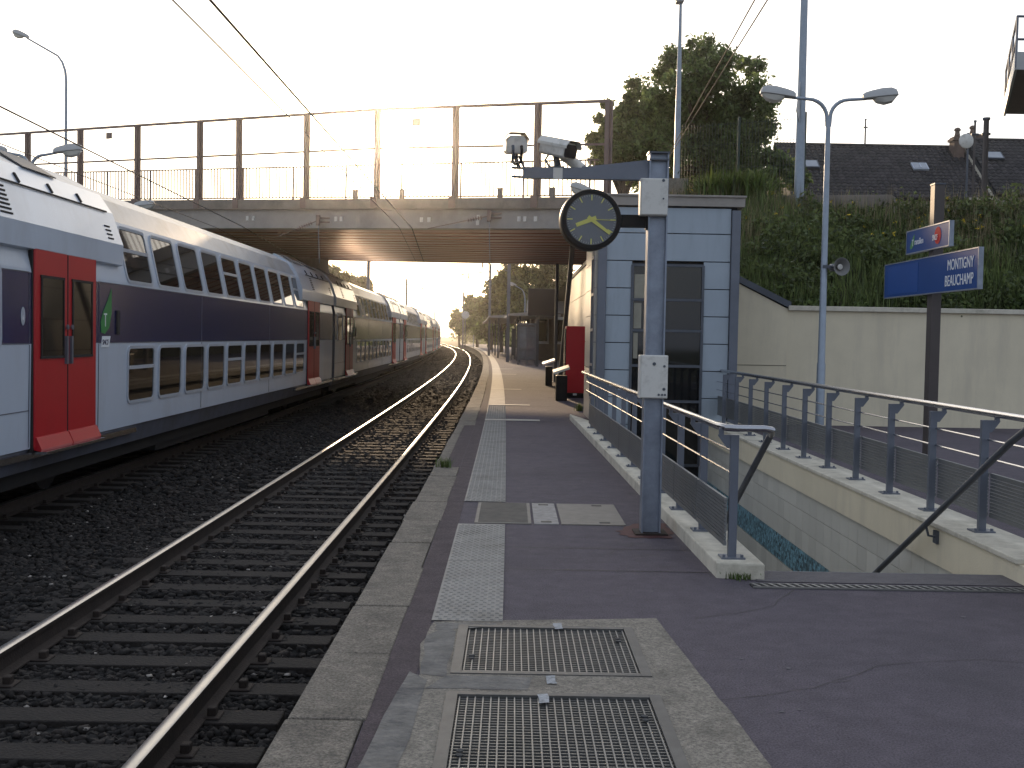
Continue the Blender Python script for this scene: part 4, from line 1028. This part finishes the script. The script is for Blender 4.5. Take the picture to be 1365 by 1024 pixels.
mast(579, 235, 7.2, 'distant signal mast at the end of the train', 0)
for px, Y, zt, lab in ((699, 88, 5.6, 'far platform lamp with a single bent arm left of the display'), (667, 120, 5.4, 'far platform lamp above the long canopy'), (631, 170, 5.2, 'very distant platform lamp near the trees')):
    tall_lamp((at(px, Y), Y, 0), zt, lab, .5, PI, .5)
tall_lamp((2.2, 26, 3.6), 4.98, 'small single-arm lamp peeking out above the clock before the bridge', .3, PI, .3)
t = thing('signal_mast', 'slim pole with small round sign among the trees right of the curve', 'sign pole', (at(620, 118), 118, 0))
MB().tube([(at(620, 118), 118, 0), (at(620, 118), 118, 4.2)], .05, 8).build('pole', GREYP, t, True)
MB().lathe([(.4, 0), (.4, .03)], 20, Matrix.Translation((at(620, 118), 117.9, 3.8)) @ Matrix.Rotation(R(90), 4, 'X')).build('disc', WHITEB, t, True)
# ================================================================ RIGHT BACKGROUND
WY = 21.6
ww = thing('retaining_wall', 'long beige rendered retaining wall below the grassy bank', 'wall', (8, WY, 0))
wz = 2.17; xw0 = Q(1050, 420, WY).x
MB().box(((xw0 + 18) / 2, WY + .15, wz / 2 - .6), (18 - xw0, .3, wz + 1.2)).build('wall', BEIGE, ww, True)
MB().box(((xw0 + 18) / 2, WY + .13, wz + .04), (18 - xw0, .40, .09)).build('coping', WHITEC, ww, True, bevel=.01)
wg = thing('wing_wall', 'short beige wall section with a sloping dark coping next to the lift', 'wall', (4.6, WY, 0))
x0w = 3.2; z1w = Q(985, 366, WY).z + .35
zA = z1w
MB().prism([(x0w, WY - .02, -1.2), (xw0 - .003, WY - .02, -1.2), (xw0 - .003, WY - .02, wz + .02), (x0w, WY - .02, zA)], (0, .34, 0)).build('wall', BEIGE, wg, True)
MB().prism([(x0w, WY - .06, zA + .004), (xw0 + .05, WY - .06, wz + .024), (xw0 + .05, WY - .06, wz + .15), (x0w, WY - .06, zA + .13)], (0, .42, 0)).build('coping', DGREY, wg, True)
MB().box(((x0w + xw0) / 2, WY - .022, 1.12), (xw0 - x0w - .02, .006, .014)).build('joint', M('wall_joint_brown', (.2, .17, .12), .9), wg, True)  # joint drawn as a thin brown strip along the wall
# embankment slope and plateau (with the road level behind it)
def crest(x): return min(28.6, 30.4 - .5318 * (x - .62))
mb = MB(); xs = [3.0, 3.6, 4.2, 4.8] + list(np.arange(5.5, 40, 1.0)); rr = random.Random(2)
def bankz(x, t): 
    zw = np.interp(x, [3, xw0, 40], [zA - .1, wz - .05, wz - .05]); return zw + (np.interp(x, [5.5, 7.5], [4.95, 4.5]) - zw) * (t ** .85)
nt_ = 9
def slope_pt(x, t):
    yc = max(crest(x), WY + 3.2); return (x, WY + .3 + (yc - WY - .3) * t, bankz(x, t))
vs = []
for x in xs:
    for j in range(nt_):
        p = slope_pt(x, j / (nt_ - 1)); vs.append((p[0], p[1], p[2] + (rr.uniform(-.07, .07) if 0 < j < nt_ - 1 else 0)))
    vs.append((x, 42, 4.7)); vs.append((x, 130, 4.7))
k = nt_ + 2
mb.add(vs, [(i * k + j, (i + 1) * k + j, (i + 1) * k + j + 1, i * k + j + 1) for i in range(len(xs) - 1) for j in range(k - 1)])
SOIL = M('bank_soil', (.045, .045, .022), .95, var=.4, sc=2.5, bump=.5, bs=20)
struct(mb.build('embankment', SOIL, smooth=True))
# far side of the plateau towards the railway
mb = MB(); ys2 = [44, 60, 90, 130]
mb.add([(x + cx(y), y, z) for y in ys2 for x, z in ((5.8, -.9), (8.5, 4.9), (11, 5.0))], [(i * 3 + j, i * 3 + j + 1, i * 3 + j + 4, i * 3 + j + 3) for i in range(3) for j in range(2)])
struct(mb.build('cutting_slope', SOIL))
# ---- vegetation
def leafmat(nm, col, tr=.35, var=.3): return M(nm, col, .55, var=var, sc=1.2, trans=tr, island=.6)
LF1 = leafmat('leaf_green', (.10, .145, .045), .45); LF2 = leafmat('leaf_olive', (.11, .12, .045), .45); LF3 = leafmat('leaf_dark', (.10, .15, .05), .55)
BARK = M('bark', (.06, .045, .035), .9, var=.35, sc=6, bump=.6, bs=30)
def leaves(blobs, n, ls, seed, squash=.85):
    g = np.random.default_rng(seed); vol = np.array([b[3] ** 2.4 for b in blobs]); cnt = np.maximum(1, (n * vol / vol.sum())).astype(int)
    V = []
    for (bx, by, bz, r), c in zip(blobs, cnt):
        # twiggy sub-clumps inside each bough
        ns = max(5, int(16)); sub = g.normal(size=(ns, 3)); sub /= np.linalg.norm(sub, axis=1, keepdims=True); sub *= (r * g.uniform(.35, .95, (ns, 1)))
        ci = g.integers(0, ns, c); p = sub[ci] + g.normal(size=(c, 3)) * r * .22
        p[:, 2] *= squash; V.append(p + np.array((bx, by, bz)))
    P_ = np.concatenate(V); m = len(P_)
    a = g.normal(size=(m, 3)); a /= np.linalg.norm(a, axis=1, keepdims=True)
    b = np.cross(a, g.normal(size=(m, 3))); b /= np.linalg.norm(b, axis=1, keepdims=True)
    s = ls * g.uniform(.55, 1.4, (m, 1))
    q = np.stack([P_ - a * s, P_ + b * s * .5, P_ + a * s, P_ - b * s * .5], 1).reshape(-1, 3)
    return q, np.arange(m * 4).reshape(-1, 4)
def tree(nm, lab, cat, base, blobs, n, ls, mat, seed, trunk_r=.2, group=None, fork=.35, limbs=14):
    t = thing(nm, lab, cat, base, group=group); b = Vector(base)
    q, f = leaves([(x - b.x, y - b.y, z - b.z, r) for x, y, z, r in blobs], n, ls, seed)
    o = np_mesh('crown', q, f, mat); o.parent = t
    zc = sum(k[2] for k in blobs) / len(blobs); top = max(k[2] for k in blobs); r_ = random.Random(seed)
    mid = Vector((sum(k[0] for k in blobs) / len(blobs) - b.x, sum(k[1] for k in blobs) / len(blobs) - b.y, (zc - b.z)))
    fk = Vector((mid.x * .3, mid.y * .3, mid.z * fork)); m = MB()
    m.tube([(0, 0, -.1), fk * .5 + Vector((.05, 0, 0)), fk, mid * .9, Vector((mid.x, mid.y, (top - b.z) * .95))], [trunk_r * 1.25, trunk_r, trunk_r * .9, trunk_r * .55, trunk_r * .12], 8)
    for k in sorted(blobs, key=lambda k: -k[3])[:limbs]:
        e = Vector((k[0] - b.x, k[1] - b.y, k[2] - b.z)); st = fk.lerp(mid, r_.uniform(0, .8))
        md = st.lerp(e, .5) + Vector((r_.uniform(-.2, .2), r_.uniform(-.2, .2), -.15 * (e - st).length * .3))
        m.tube([st, md, e], [trunk_r * .45, trunk_r * .28, trunk_r * .08], 5)
    m.build('trunk', BARK, t, smooth=True); return t
def px_blobs(lst, Y, jit, seed):
    r_ = random.Random(seed); o = []
    for px, py, pr in lst:
        yy = Y + r_.uniform(-jit, jit); p = Q(px, py, yy); o.append((p.x, p.y, p.z, pr / F * yy))
    return o
BT = [(855, 215, 40), (900, 185, 45), (960, 200, 50), (905, 78, 26), (935, 72, 24), (960, 92, 30), (915, 108, 32), (888, 100, 20), (945, 125, 40), (990, 120, 32), (1005, 92, 18), (1012, 135, 22), (910, 150, 40), (975, 165, 42),
      (860, 118, 20), (880, 135, 24), (845, 112, 12), (870, 165, 32), (1008, 175, 28), (940, 190, 50), (1000, 205, 34), (880, 205, 40), (970, 232, 45), (910, 235, 40), (1018, 150, 14), (925, 60, 10), (990, 85, 12)]
bt = px_blobs(BT, 48, 2.4, 3)
tree('broadleaf_tree', 'large dark green tree behind the mesh fence right of the bridge', 'tree', (Q(930, 250, 48).x, 48, 5.0), bt, 60000, .10, LF3, 11, .35)
BT2 = [(835, 150, 20), (815, 175, 20), (845, 185, 26), (825, 205, 24), (805, 215, 18), (850, 220, 28), (800, 160, 9), (840, 130, 9), (810, 140, 8), (790, 190, 9), (860, 150, 16)]
tree('broadleaf_tree', 'lighter loose-leaved tree at the end of the bridge screen', 'tree', (Q(835, 250, 44).x, 44, 5.0), px_blobs(BT2 + [(822, 190, 30), (848, 200, 32), (800, 190, 16), (838, 165, 22)], 44, 1.4, 5), 34000, .095, LF1, 12, .18)
tree('shrub', 'round dark shrub between the big tree and the tiled roof', 'shrub', (Q(1035, 245, 46).x, 46, 5.0), px_blobs([(1030, 215, 20), (1048, 228, 20), (1020, 238, 22), (1060, 240, 16)], 46, .8, 6), 4200, .12, LF3, 13, .08)
# trees beyond the bridge, right of the platform
TR = [('tall tree right behind the display board and the cabin', 700, 95, [(700, 375, 26), (720, 362, 22), (690, 395, 24), (735, 380, 24), (712, 405, 28), (745, 355, 18), (740, 405, 22), (670, 372, 14), (678, 350, 14)], LF2, 9000, .2),
      ('bushy tree over the long canopy roof', 668, 120, [(668, 382, 18), (682, 370, 16), (660, 398, 16), (675, 402, 20), (690, 410, 20), (655, 378, 8), (672, 418, 20), (650, 412, 12)], LF2, 7000, .24),
      ('mid-distance tree with a rounded top left of the canopy', 636, 170, [(632, 402, 11), (645, 408, 12), (625, 412, 9), (638, 424, 14), (652, 426, 14), (628, 430, 10)], LF1, 4200, .34),
      ('smaller distant tree at the bend of the tracks', 612, 215, [(608, 420, 8), (615, 428, 9), (604, 432, 7), (622, 436, 9), (612, 440, 8)], LF1, 2600, .36),
      ('tree behind the middle of the far platform', 655, 140, [(655, 430, 14), (642, 440, 12), (668, 436, 14), (660, 448, 12)], LF3, 3600, .3)]
for i, (lab, px, Y, bl, mt, n, ls) in enumerate(TR):
    tree('broadleaf_tree', lab, 'tree', (at(px, Y), Y, -.9), px_blobs(bl, Y, 2.5, 20 + i), n, ls, mt, 30 + i, .22, 'trees along the line beyond the bridge')
TLf = [('tree above the train roof just left of the bridge opening', 446, 100, [(440, 368, 14), (455, 372, 12), (430, 378, 14), (448, 384, 12), (425, 362, 8)], LF2, 3600, .2),
       ('lower tree above the train roof left of the mast', 478, 125, [(472, 377, 10), (484, 380, 10), (465, 386, 9), (492, 388, 7)], LF2, 2600, .26)]
for i, (lab, px, Y, bl, mt, n, ls) in enumerate(TLf):
    tree('broadleaf_tree', lab, 'tree', (at(px, Y), Y, -.9), px_blobs(bl, Y, 2., 50 + i), n, ls, mt, 60 + i, .2, 'trees along the line beyond the bridge')
# far wood closing the view at the end of the line
g = random.Random(8); bl = []
for k in range(60):
    y = g.uniform(260, 520); bl.append((cx(y) + g.uniform(5.5, 34), y, g.uniform(0, 6), g.uniform(2.2, 4)))
for k in range(70):
    y = g.uniform(120, 300); bl.append((cx(y) + g.uniform(6, 26), y, g.uniform(-.5, 2.4), g.uniform(1.3, 2.4)))
for k in range(40):
    y = g.uniform(300, 700); bl.append((cx(y) - g.uniform(22, 70), y, g.uniform(0, 6), g.uniform(2.5, 4)))
q, f = leaves(bl, 20000, .55, 9); o = np_mesh('treeline', q, f, LF1); struct(o, 'stuff'); o['label'] = 'hazy line of trees closing the view at the end of the tracks'
# grass on the bank
def blades(name, pts, hts, wd, mat, seed, droop=.45):
    g = np.random.default_rng(seed); n = len(pts); a = g.uniform(0, 2 * PI, n); sd_ = np.stack([np.cos(a), np.sin(a), np.zeros(n)], 1)
    ln = np.stack([-np.sin(a), np.cos(a), np.zeros(n)], 1) * g.uniform(-1, 1, (n, 1)) * droop
    h = hts[:, None]; up = np.array([0, 0, 1.])
    b0 = pts - sd_ * wd; b1 = pts + sd_ * wd; mid = pts + up * h * .55 + ln * h * .35
    m0 = mid - sd_ * wd * .8; m1 = mid + sd_ * wd * .8; tp = pts + up * h * (1 - .25 * np.abs(ln[:, :1])) + ln * h
    V = np.stack([b0, b1, m1, m0, tp], 1).reshape(-1, 3); k = (np.arange(n) * 5)[:, None]
    T_ = np.concatenate([k + np.array([[0, 1, 2]]), k + np.array([[0, 2, 3]]), k + np.array([[3, 2, 4]])])
    return np_mesh(name, V, T_, mat)
gg = np.random.default_rng(4)
def bank_points(n, tmin=0., tmax=1., clump=None):
    x = gg.uniform(3.4, 15.5, n); t = gg.uniform(tmin, tmax, n)
    p = np.array([slope_pt(a, b) for a, b in zip(x, t)]); return p
GR1 = leafmat('bank_grass', (.125, .17, .058), .5); GR2 = leafmat('dry_grass', (.26, .22, .12), .4); GR3 = leafmat('dark_weeds', (.09, .12, .042), .45)
p = bank_points(26000); dens = np.sin(p[:, 0] * 1.7 + 1) * np.cos(p[:, 2] * 2.3 + p[:, 0]) 
hts = gg.uniform(.18, .5, len(p)) * (1 + .5 * dens)
struct(blades('bank_grass', p, hts, .012, GR1, 1), 'stuff')['label'] = 'green grass covering the bank above the beige wall'
p = bank_points(5200, .25); p = p[(np.sin(p[:, 0] * 1.3 + 2) + np.cos(p[:, 2] * 2.9)) > -.2]
struct(blades('dry_grass', p, gg.uniform(.35, .85, len(p)), .006, GR2, 2, .35), 'stuff')['label'] = 'tall dry seeding grass stalks on the bank'
# low leafy ground cover
pc = bank_points(210); bl = [(x, y, z + .1, r) for (x, y, z), r in zip(pc, gg.uniform(.18, .5, len(pc)))]
pc = bank_points(46, .1, 1.); bl += [(x, y, z + .25, r) for (x, y, z), r in zip(pc, gg.uniform(.35, .65, len(pc)))]
q, f = leaves(bl, 46000, .055, 14); o = np_mesh('ground_cover', q, f, GR3); struct(o, 'stuff'); o['label'] = 'dark leafy weeds and bramble covering the bank'
pc = bank_points(60, 0, .08); bl = [(x, y, z + .05, r) for (x, y, z), r in zip(pc, gg.uniform(.12, .3, len(pc)))]
q, f = leaves(bl, 9000, .05, 15); o = np_mesh('overhanging_weeds', q, f, LF3); struct(o, 'stuff'); o['label'] = 'weeds hanging over the coping of the beige wall'
YFL = M('yellow_petals', (.6, .42, .02), .6, var=.1)
pf = np.concatenate([bank_points(70, .5, 1.), np.array([slope_pt(gg.uniform(4., 6.2), gg.uniform(.9, 1)) for _ in range(40)])]) + np.array([0, 0, .42])
q, f = leaves([(x, y, z, .05) for x, y, z in pf], 700, .03, 16); o = np_mesh('yellow_flowers', q, f, YFL); struct(o, 'stuff'); o['label'] = 'small yellow flowers dotted over the bank'
def tuft(nm, lab, cat, c, n, h, wd, mat, seed, rad=.25, group=None):
    g = np.random.default_rng(seed); p = np.stack([g.normal(size=n) * rad * .4, g.normal(size=n) * rad * .4, np.zeros(n)], 1)
    o = blades(nm, p, g.uniform(.6, 1, n) * h, wd, mat, seed, .95); o.location = c; return tag(o, lab, cat, group)
LIL = leafmat('daylily_leaf', (.075, .12, .03), .4)
for i, (px, py, lab) in enumerate(((955, 258, 'spiky green daylily clump on the bank right above the lift roof'), (1000, 250, 'spiky green clump right of the lift roof corner'), (985, 262, 'smaller spiky clump between the two larger ones above the lift'))):
    c = Q(px, py, crest(4.6) - .8); tuft('daylily_clump', lab, 'plant', (c.x, c.y, 4.8), 420, .95, .02, LIL, 70 + i, .6, 'daylily clumps on the bank')
# small weeds at kerbs
for i, (px, py, z, h, lab) in enumerate(((985, 771, .0, .06, 'small weed at the end of the left stair kerb'), (592, 624, .0, .16, 'green weed tuft at the platform edge where the coping is missing'), (773, 548, .0, .22, 'weed growing at the foot of the lift corner'))):
    c = G(px, py, z); tuft('weed', lab, 'weed', c, 90, h, .004, LIL, 90 + i, .12 if h > .05 else .04, 'weeds on the platform')
# ---- mesh fence on the crest
mf = thing('mesh_fence', 'dark green wire mesh fence along the top of the bank', 'fence', (9, 27, 5.1))
def fy(x): return crest(x) + .9
FG = M('fence_green', (.025, .045, .035), .6)
m = MB(); x = 4.1
while x < 7.0: m.bar((x, fy(x), 4.9), (x, fy(x), 7.05), .009, .009); x += .07
for z in (5.3, 5.9, 6.5, 7.0): m.bar((4.1, fy(4.1), z), (7, fy(7), z), .008, .008)
m.build('wire_mesh', FG, mf, True)
for x in (4.1, 5.55, 7.0): MB().box((x, fy(x), 5.95), (.06, .06, 2.4)).build('post', FG, mf, True)
# posts on the bank
q = Q(902, 232, 28.5)
t = thing('street_lamp', 'slim grey pole in front of the big tree with a small lamp head on top', 'street lamp', (q.x, 28.5, 4.9))
zt = Q(908, 4, 28.5).z
MB().tube([(q.x, 28.5, 4.9), (q.x, 28.5, 7.2), (q.x + .0, 28.5, zt)], [.085, .07, .035], 10).build('column', LCOL, t, True, smooth=True)
MB().box((q.x - .03, 28.5, zt + .1), (.2, .3, .22)).build('lamp_head', LAMPG, t, True, bevel=.03)
MB().box((q.x, 28.5, 5.2), (.5, .5, .7)).build('footing', CONC, t, True)
q = Q(1065, 255, 27.0)
t = thing('road_sign_pole', 'thick grey pole rising out of the picture with a road sign seen edge-on', 'pole', (q.x, 27, 4.6))
MB().tube([(q.x, 27, 4.6), (q.x, 27, 8), (q.x, 27, 12.5)], [.12, .095, .07], 12).build('pole', LCOL, t, True, smooth=True)
z = Q(1062, 140, 27).z
sgn = MB().prism([(q.x - .09, 26.86, z + .5), (q.x - .27, 26.4, z - .25), (q.x - .1, 26.8, z - .45), (q.x - .05, 26.95, z - .2)], (.015, -.012, 0)); sgn.build('sign_plate', LAMPG, t, True)
wire([Q(887, 214, 28.4), Q(1006, 0, 12), Q(1006, 0, 12) + (Q(1006, 0, 12) - Q(887, 214, 28.4)) * .2], .009, 'left of two cables slanting up across the big tree', 'guy_cable')
wire([Q(891, 211, 28.4), Q(1023, 0, 12), Q(1023, 0, 12) + (Q(1023, 0, 12) - Q(891, 211, 28.4)) * .2], .009, 'right of two cables slanting up across the big tree', 'guy_cable')
# ---- houses with tiled roofs
RTILE = M('roof_tile', (.042, .036, .036), .8, var=.35, sc=1.6, bump=.3, bs=20, dirt=(.032, .031, .028), dsc=.5, island=.3)
HWALL = M('house_wall', (.42, .38, .32), .85, var=.08)
def roof(m, x0, x1, y0, z0, y1, z1, nc, pit=.30):
    nr = nc; ncol = int((x1 - x0) / pit)
    for r in range(nr):
        ta, tb = r / nr, (r + 1) / nr
        for c in range(ncol):
            xa, xb = x0 + (x1 - x0) * c / ncol, x0 + (x1 - x0) * (c + 1) / ncol; xm = (xa + xb) / 2
            ya, yb = y0 + (y1 - y0) * ta, y0 + (y1 - y0) * tb; za, zb = z0 + (z1 - z0) * ta + .05, z0 + (z1 - z0) * tb
            g_ = .01; vs = [(xa + g_, ya, za - .025), (xm, ya, za + .03), (xb - g_, ya, za - .025), (xb - g_, yb, zb - .025), (xm, yb, zb + .03), (xa + g_, yb, zb - .025), (xa + g_, ya, za - .1), (xb - g_, ya, za - .1)]
            m.add(vs, [(0, 1, 4, 5), (1, 2, 3, 4), (0, 6, 7, 2, 1)])
def house(px0, px1, Yf, lab, ridge_py, eave_py, wins, depth=5.0):
    x0, x1 = at(px0, Yf + 4), at(px1, Yf + 4); zr = Q((px0 + px1) / 2, ridge_py, Yf + 4.2).z; ze = Q((px0 + px1) / 2, eave_py, Yf).z
    t = thing('house', lab, 'house', ((x0 + x1) / 2, Yf + 4, 5))
    MB().box(((x0 + x1) / 2, Yf + 4.2, (5 + ze) / 2 - .3), (x1 - x0 - .2, 7.6, ze - 5 + .4)).build('wall', HWALL, t, True)
    m = MB(); roof(m, x0, x1, Yf, ze, Yf + 4.2, zr, 17); rf = m.build('roof', RTILE, t, True)
    MB().prism([(x0 + .05, Yf + .1, ze - .12), (x0 + .05, Yf + 8.3, ze - .12), (x0 + .05, Yf + 4.2, zr - .12)], (x1 - x0 - .1, 0, 0)).build('roof_body', JOINT, t, True)
    m = MB(); x = x0
    while x < x1 - .1: m.tube([(x, Yf + 4.2, zr - .02), (x + .435, Yf + 4.2, zr - .02)], .12, 7); x += .44
    m.build('ridge_tiles', RTILE, rf, True)
    sl_ = Vector((0, 4.2, zr - ze)).normalized(); nn = Vector((0, -sl_.z, sl_.y))
    for px, py, w_, h_, bar in wins:
        tt = (Q(px, py, Yf + 2.5).z - ze) / (zr - ze); c = Vector((Q(px, py, Yf + 2.5).x, Yf + 4.2 * tt, ze + (zr - ze) * tt)) + nn * .1
        mm = Matrix((Vector((1, 0, 0)), sl_, nn)).transposed()
        f = MB().box(c, (w_ + .14, h_ + .14, .1), mat=mm).build('window', FRM if bar else DGREY, rf, True)
        g_ = MB().box(c + nn * .055, (w_, h_, .02), mat=mm); g_.build('pane', SKYG, f, True)
        if bar: MB().box(c + nn * .07, (.06, h_, .03), mat=mm).build('glazing_bar', FRM, f, True)
    return t, x0, x1, zr, ze
SKYG = M('skylight_glass', (.35, .37, .4), .1, var=.1)
t, x0, x1, zr, ze = house(1026, 1278, 57, 'long house with dark tiled roof and two pale skylights behind the bank', 194, 262, [(1080, 222, .62, .6, False), (1224, 225, .66, .5, True)])
MB().bar((x1 - .02, 57, ze + .1), (x1 - .02, 61.2, zr + .1), .22, .12).bar((x1 - .02, 57, ze), (x1 - 1.3, 57.0, ze - .02), .1, .1).build('gable_trim', WHITEC, t, True)
t2, x02, x12, zr2, ze2 = house(1280, 1420, 56.5, 'right-hand house with dark tiled roof and a blue-framed skylight', 187, 258, [(1327, 209, .75, .55, False)])
def chimney(px, w_, Y, zb, zt, lab, pots):
    x = at(px, Y); t = thing('chimney', lab, 'chimney', (x, Y, zb))
    MB().box((x, Y, (zb + zt) / 2), (w_, .7, zt - zb)).box((x, Y, zt - .15), (w_ + .16, .84, .14)).build('stack', BRK, t, True)
    for k in range(pots): MB().lathe([(.13, 0), (.15, .1), (.11, .3), (.17, .34), (.17, .42), (.08, .5)], 12, Matrix.Translation((x + (k - (pots - 1) / 2) * .34, Y, zt))).build('chimney_pot', BRK, t, True)
chimney(1267, .55, 60.6, zr - 1.2, Q(1267, 183, 60.6).z, 'narrow brick chimney with a tall pot at the end of the long roof', 1)
chimney(1287, .75, 61.2, zr2 - .8, Q(1287, 180, 61.2).z, 'squat chimney with a round pot behind the pale mirror', 1)
q = Q(1288, 188, 40); t = thing('round_mirror', 'pale round traffic mirror on a pole in front of the right roof', 'mirror', (q.x, 40, 5))
MB().tube([(q.x + .1, 40.1, 5), (q.x + .1, 40.1, q.z + .3)], .04, 8).build('pole', DGREY, t, True)
MB().lathe([(.26, 0), (.25, .03), (.16, .07), (.0, .09)], 24, Matrix.Translation((q.x, 40, q.z)) @ Matrix.Rotation(R(90), 4, 'X')).build('mirror', WHITEB, t, True, smooth=True)
for px, pyt, pyb, Y, w_, lab in ((1315, 160, 280, 33, .16, 'thick dark utility pole before the right roof'), (1300, 163, 285, 38, .07, 'thin dark pole left of the thick utility pole'), (1154, 160, 195, 62, .08, 'short ventilation pipe on the ridge of the long roof')):
    a = Q(px, pyt, Y); b = Q(px, pyb, Y); b.z = 5.0 if Y < 50 else zr - .2
    t = thing('pole', lab, 'pole', (a.x, Y, b.z)); MB().tube([(a.x, Y, b.z), (a.x, Y, a.z)], [w_ * .6, w_ * .5], 8).build('shaft', POSTD, t, True)
    MB().tube([(a.x - .12, Y, a.z - .4), (a.x + .12, Y, a.z - .4)], .04, 6).tube([(a.x, Y, a.z), (a.x, Y, a.z + .06)], w_ * .7, 8).build('fitting', DGREY, t, True)
# gantry walkway at the top right corner
fl = Q(1339, 152, 33.); nl = Q(1354, 91, 27.5); nl.z = fl.z
t = thing('gantry_platform', 'overhanging steel gantry platform with guard rail at the top right corner', 'gantry', (fl.x + 2, 30, 5))
dz = Vector((0, 0, .3)); rx = Vector((5., 0, 0)); fr2 = fl + rx; nr2 = nl + rx * 1.2
MB().prism([fl, fr2, nr2, nl], (0, 0, .08)).build('deck', M('gantry_rust', (.12, .075, .06), .6, .2), t, True)
MB().bar(nl + dz * .5, nr2 + dz * .5, .06, .42).bar(fl + dz * .5, nl + dz * .5, .06, .42).build('edge_beam', LAMPG, t, True)
m = MB(); up = Vector((0, 0, 1.2))
for k in range(4):
    p_ = fl.lerp(nl, k / 3); m.tube([p_, p_ + up], .03, 6)
for k in range(1, 5):
    p_ = nl.lerp(nr2, k / 4); m.tube([p_, p_ + up], .03, 6)
for k in (.55, 1.): m.tube([fl + up * k, nl + up * k], .03, 6); m.tube([nl + up * k, nr2 + up * k], .03, 6)
m.build('guard_rail', GREYP, t, True)
MB().box((fr2.x - 1, 30, (fl.z + 5) / 2), (.35, .35, fl.z - 5)).build('column', GREYP, t, True)
# ---- grates in the platform
for (y0, y1), lab in zip(CUTS, ('nearest steel floor grate set in concrete, cut by the bottom of the photo', 'second steel floor grate, beyond the concrete strip')):
    xm = (GX0 + GX1) / 2; t = thing('floor_grate', lab, 'grate', (xm, (y0 + y1) / 2, -.05), group=None)
    m = MB(); fr_ = .05
    m.box((GX0 + fr_ / 2, (y0 + y1) / 2, -.004), (fr_, y1 - y0 - .004, .03)); m.box((GX1 - fr_ / 2 - .0, (y0 + y1) / 2, -.004), (fr_, y1 - y0 - .004, .03))
    for yy2 in (y0 + .022, y1 - .022): m.box((xm, yy2, -.004), (GX1 - GX0 - 2 * fr_ - .002, .04, .03))
    m.build('frame', GRT2, t, True)
    m = MB(); nb = 24
    for k in range(nb + 1):
        x = GX0 + fr_ + .01 + (GX1 - GX0 - 2 * fr_ - .02) * k / nb; m.box((x, (y0 + y1) / 2, -.012), (.006, y1 - y0 - .09, .03))
    nb2 = int((y1 - y0) / .034)
    for k in range(nb2): y = y0 + .06 + (y1 - y0 - .12) * k / (nb2 - 1); m.box((xm, y, -.016), (GX1 - GX0 - 2 * fr_, .006, .026))
    m.build('bars', GRT, t, True)
    m = MB()
    for sx_2, sy in ((GX0 + .09, .3), (GX1 - .1, .7)):
        for q in (0, .045): m.lathe([(.015, 0), (.015, .004)], 12, Matrix.Translation((sx_2, y0 + (y1 - y0) * sy + q, .004)))
    m.build('lifting_holes', JOINT, t, True)
# cover plates across the tactile strip
CASTI = M('cast_iron_cover', (.2, .18, .155), .7, .1, var=.2, sc=8)
for x0, x1, kind, lab in ((-.30, .19, 'rib', 'ribbed brown cover plate left of the pale one'), (.20, .42, 'pale', 'pale worn cover plate between the two brown ones'), (.43, .98, 'plain', 'plain brown cover plate nearest to the clock post')):
    y0, y1 = 9.48, 10.66; t = thing('cover_plate', lab, 'cover plate', ((x0 + x1) / 2, (y0 + y1) / 2, 0), group='cover plates in the platform')
    mt = CASTI if kind != 'pale' else M('worn_cover', (.3, .28, .26), .8, var=.3, sc=14)
    MB().box(((x0 + x1) / 2, (y0 + y1) / 2, .003), (x1 - x0 - .012, y1 - y0, .012)).build('plate', mt, t, True)
    m = MB(); y = y0 + .05
    if kind == 'rib':
        while y < y1 - .04: m.box(((x0 + x1) / 2, y, .011), (x1 - x0 - .07, .012, .006)); y += .04
        m.build('ribs', CASTI, t, True)
    else:
        for yy2 in (y0 + .1, y1 - .1): m.box(((x0 + x1) / 2 + .1 * (kind == 'plain'), yy2, .0105), (.09, .05, .003))
        m.build('lifting_slots', BLACK, t, True)
# ---- haze
hz = MB().box((0, 440, 8.5), (400, 960, 22)).build('haze', None)
hz.data.materials.clear()
hm = bpy.data.materials.new('haze'); hm.use_nodes = True; t_ = hm.node_tree; t_.nodes.clear()
ho = t_.nodes.new('ShaderNodeOutputMaterial'); hv = t_.nodes.new('ShaderNodeVolumePrincipled')
hv.inputs['Color'].default_value = (.95, .93, .9, 1); hv.inputs['Density'].default_value = .00036; hv.inputs['Anisotropy'].default_value = .96
t_.links.new(hv.outputs[0], ho.inputs['Volume']); hz.data.materials.append(hm)
struct(hz, 'stuff'); hz['label'] = 'thin warm evening haze over the whole place'
